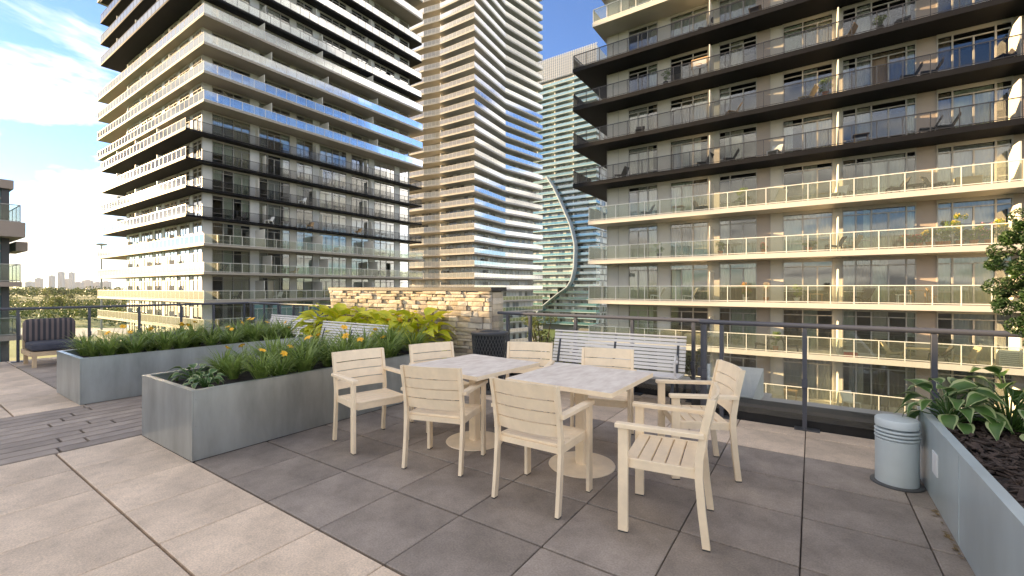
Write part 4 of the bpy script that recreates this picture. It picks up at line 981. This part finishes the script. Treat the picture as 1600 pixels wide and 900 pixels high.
lounge_chair(1310, 2, M_w, 'white plastic armchair beside the balcony divider', rz=1.2); lounge_chair(1400, 2, M_dkf, 'dark lounge chair on the upper white balcony', rz=.3); bistro(1428, 2, M_dkf, 'dark coffee table between upper balcony seats', w=.4, h=.42); lounge_chair(1462, 2, M_dkf, 'dark reclining seat next to the wooden box', rz=2.6)
e = thing('storage_box', 'tan wooden storage box on the upper white balcony', 'box', 1512, 2); MB().bbox(-.45, .45, -.25, .25, 0, .5, .01).build('body', M_tan, e, local=True); MB().bbox(-.47, .47, -.27, .27, .501, .55, .01).build('lid', M_tan, e, local=True)
e = thing('cool_box', 'red cool box with white lid on the low balcony', 'cool box', 1329, -1, 30.3); MB().bbox(-.30, .30, -.18, .18, 0, .26, .02).build('body', M_red, e, local=True); MB().bbox(-.31, .31, -.19, .19, .261, .34, .02).build('lid', M_w, e, local=True)
lounge_chair(1398, -1, M_tan, 'tan folding lounger beside the striped cloth table', rz=2.8); bistro(1438, -1, M_tan, 'low table with cloth between the tan loungers', w=.55, h=.6); lounge_chair(1466, -1, M_dkf, 'dark chair behind the low cloth table'); lounge_chair(1508, -1, M_tan, 'tan lounger with canvas seat near the air unit', rz=.2)
e = thing('air_unit', 'white boxed air unit at the end of the low balcony', 'air unit', 1580, -1, 30.5); MB().bbox(-.45, .45, -.2, .2, .03, .8, .02).build('casing', M_w, e, local=True)
fg = MB()
for i in range(7): fg.box(-.4, .4, -.215, -.2005, .12 + i*.09, .15 + i*.09)
fg.build('grille', M_greyfr, e, local=True)
bistro(1213, -1, M_dkf, 'dark dining table set with plants on the low balcony', w=.5); lounge_chair(1190, -1, M_dkf, 'dark wicker chair left of the plant covered dining table'); lounge_chair(1236, -1, M_dkf, 'dark wicker chair by the divider next to the dining table', rz=3.1); potplant(1212, -1, L_bal, 'yellow green plant standing beside the dark dining table', 1.1, .35)
for i, (u, w_) in enumerate(((1048, 1.3), (1083, 1.1))):
    e = thing('covered_furniture', ('wide' if i == 0 else 'narrow') + ' pale cloth draped over balcony furniture', 'cover', u, -1, 30.75); cushion(MB(), -w_/2, w_/2, -.4, .4, 0, .85 - .1*i).build('cloth', M_tan, e, local=True, smooth=True)
for (u, k, m, nm) in ((1452, 4, M_dkf, 'dark armchair behind the black railing'), (1420, 4, M_dkf, 'dark recliner next to an armchair behind black railing'), (1570, 4, M_dkf, 'dark folding lounger on the upper black balcony'), (1450, 3, M_dkf, 'dark wicker seat on the lowest black balcony'), (1478, 3, M_dkf, 'dark garden chair with metal legs behind black rail'), (1144, 4, M_tk, 'orange wooden chair behind the black railing'), (1140, 3, M_dkf, 'round dark basket chair behind black railing'), (1100, 3, M_dkf, 'dark sofa seat behind the lowest black railing'), (1100, 6, M_dkf, 'dark low chair on the topmost black balcony'), (1320, 5, M_tk, 'brown wooden chair behind the second black railing'), (970, 3, M_dkf, 'dark low seat at the black balcony corner'), (1260, 4, M_tan, 'tan seat beside the white divider behind black rail')):
    lounge_chair(u, k, m, nm, rz=random.uniform(-.5, .5))
for (u, k, kind, nm) in ((1030, 1, 'p', 'small green shrub pot at the quiet end of the flower balcony'), (1010, 2, 'c', 'dark low stool seat at the upper white balcony corner'), (1060, 2, 't', 'brown side table near the upper balcony divider'), (1095, 2, 'c', 'dark folded recliner left of the upper balcony divider'), (1160, 2, 'p', 'reddish green plant on the upper white balcony'), (1215, 2, 'w', 'white garden seat near the middle of the upper white balcony'),
        (1245, 0, 'p', 'small green plant beside the dark bowl chair'), (1275, 0, 't', 'brown low table left of the dark bowl chair'), (1345, 3, 't', 'brown balcony table behind the lowest black rail'), (1375, 5, 'p', 'leafy plant on the second black balcony'), (1410, 5, 'c', 'dark chair behind leafy plant on the second black balcony'), (1210, 3, 'w', 'white seat behind the lowest black railing'), (1290, 4, 'p', 'green potted plant behind the third black railing'), (1180, 6, 't', 'brown table on the topmost black balcony'), (1250, 6, 'w', 'white chair on the topmost black balcony'), (1000, 4, 'c', 'dark chair near the black balcony end'), (1040, 5, 'p', 'green plant by the toy basketball board'), (1330, 6, 'p', 'green plant high on the topmost black balcony'), (1375, -2, 'c', 'dark chair on the lowest visible balcony'), (1235, -2, 't', 'brown table on the lowest visible balcony'), (1330, -2, 'w', 'white deck chair on the lowest visible balcony')):
    if kind == 'p': potplant(u, k, L_bal, nm, random.uniform(.7, 1.2), .5, pot=random.choice((M_terra, M_w, M_dkf)))
    elif kind == 't': bistro(u, k, M_tk, nm, w=.35, h=random.uniform(.45, .72))
    else: lounge_chair(u, k, M_w if kind == 'w' else M_dkf, nm, rz=random.uniform(-1, 3))
# wooden hoop board
e = thing('hoop_board', 'orange and white toy basketball board leaning on black balcony', 'toy hoop', 1093, 5, 30.35); MB().box(-.5, .5, 0, .05, .6, 1.25).build('board', M_w, e, local=True); q = MB(); q.box(-.5, .5, -.012, -.0005, 1.17, 1.25); q.box(-.5, -.42, -.012, -.0005, .6, 1.1695); q.box(.42, .5, -.012, -.0005, .6, 1.1695); q.build('board_frame', M_tk, e, local=True)
q = MB(); q.tube([(.18*math.cos(i*math.pi/8), -.2 + .18*math.sin(i*math.pi/8), .72) for i in range(17)], .012, 6); q.build('hoop', M_of, e, local=True); MB().box(-.06, .06, .051, .12, 0, 1.0).build('stand', M_dkf, e, local=True)

# ------------------------------------------------------------------ a few things on the grey tower's lower balconies
def lthing(y, k, rz=0): return (-51.6, y, LZ(k) + .002)
LAB = ['black mesh chair on the grey tower terrace-level balcony', 'white plastic chair standing by a door of the grey tower', 'tan lounger on the white railed balcony of the grey tower', 'dark sofa seat near the corner of the grey tower', 'pale armchair behind the second white rail of the grey tower', 'brown wooden chair behind the smoked glass of the grey tower', 'dark chair at the far end of a grey tower balcony', 'white seat behind black railing of the grey tower', 'tan canvas chair beside a divider on the grey tower', 'dark recliner behind the lowest black railing of the grey tower', 'wooden recliner above the white railed floors of the grey tower', 'white recliner beside dark curtains on the grey tower']
for i, (y, k) in enumerate(((22.5, 0), (27, 0), (33, 0), (21, 1), (29, 1), (31, 3), (41, 1), (26, 3), (34.5, 2), (23, 3), (38, 3), (30, 4))):
    e = lounge_chair(900, 0, (M_dkf, M_w, M_tan, M_dkf, M_tan, M_tk, M_dkf, M_w, M_tan, M_dkf, M_tk, M_w)[i], LAB[i], 'balcony chairs on the grey tower', rz=1.57 + .3*(i % 3)); e.location = lthing(y, k)

# ------------------------------------------------------------------ the evening air
hzb = MB().box(-4900, 4900, -4900, 4900, GZ - 1, 170)
hm = bpy.data.materials.new('haze'); hm.use_nodes = True; hm.node_tree.nodes.clear()
pv = hm.node_tree.nodes.new('ShaderNodeVolumePrincipled'); pv.inputs['Color'].default_value = (.80, .85, .92, 1); pv.inputs['Density'].default_value = .000025; pv.inputs['Anisotropy'].default_value = 0.2
ho = hm.node_tree.nodes.new('ShaderNodeOutputMaterial'); hm.node_tree.links.new(pv.outputs[0], ho.inputs['Volume'])
hz_o = hzb.build('haze', hm); tag(hz_o, 'thin pale evening haze over the valley', 'haze', kind='stuff')
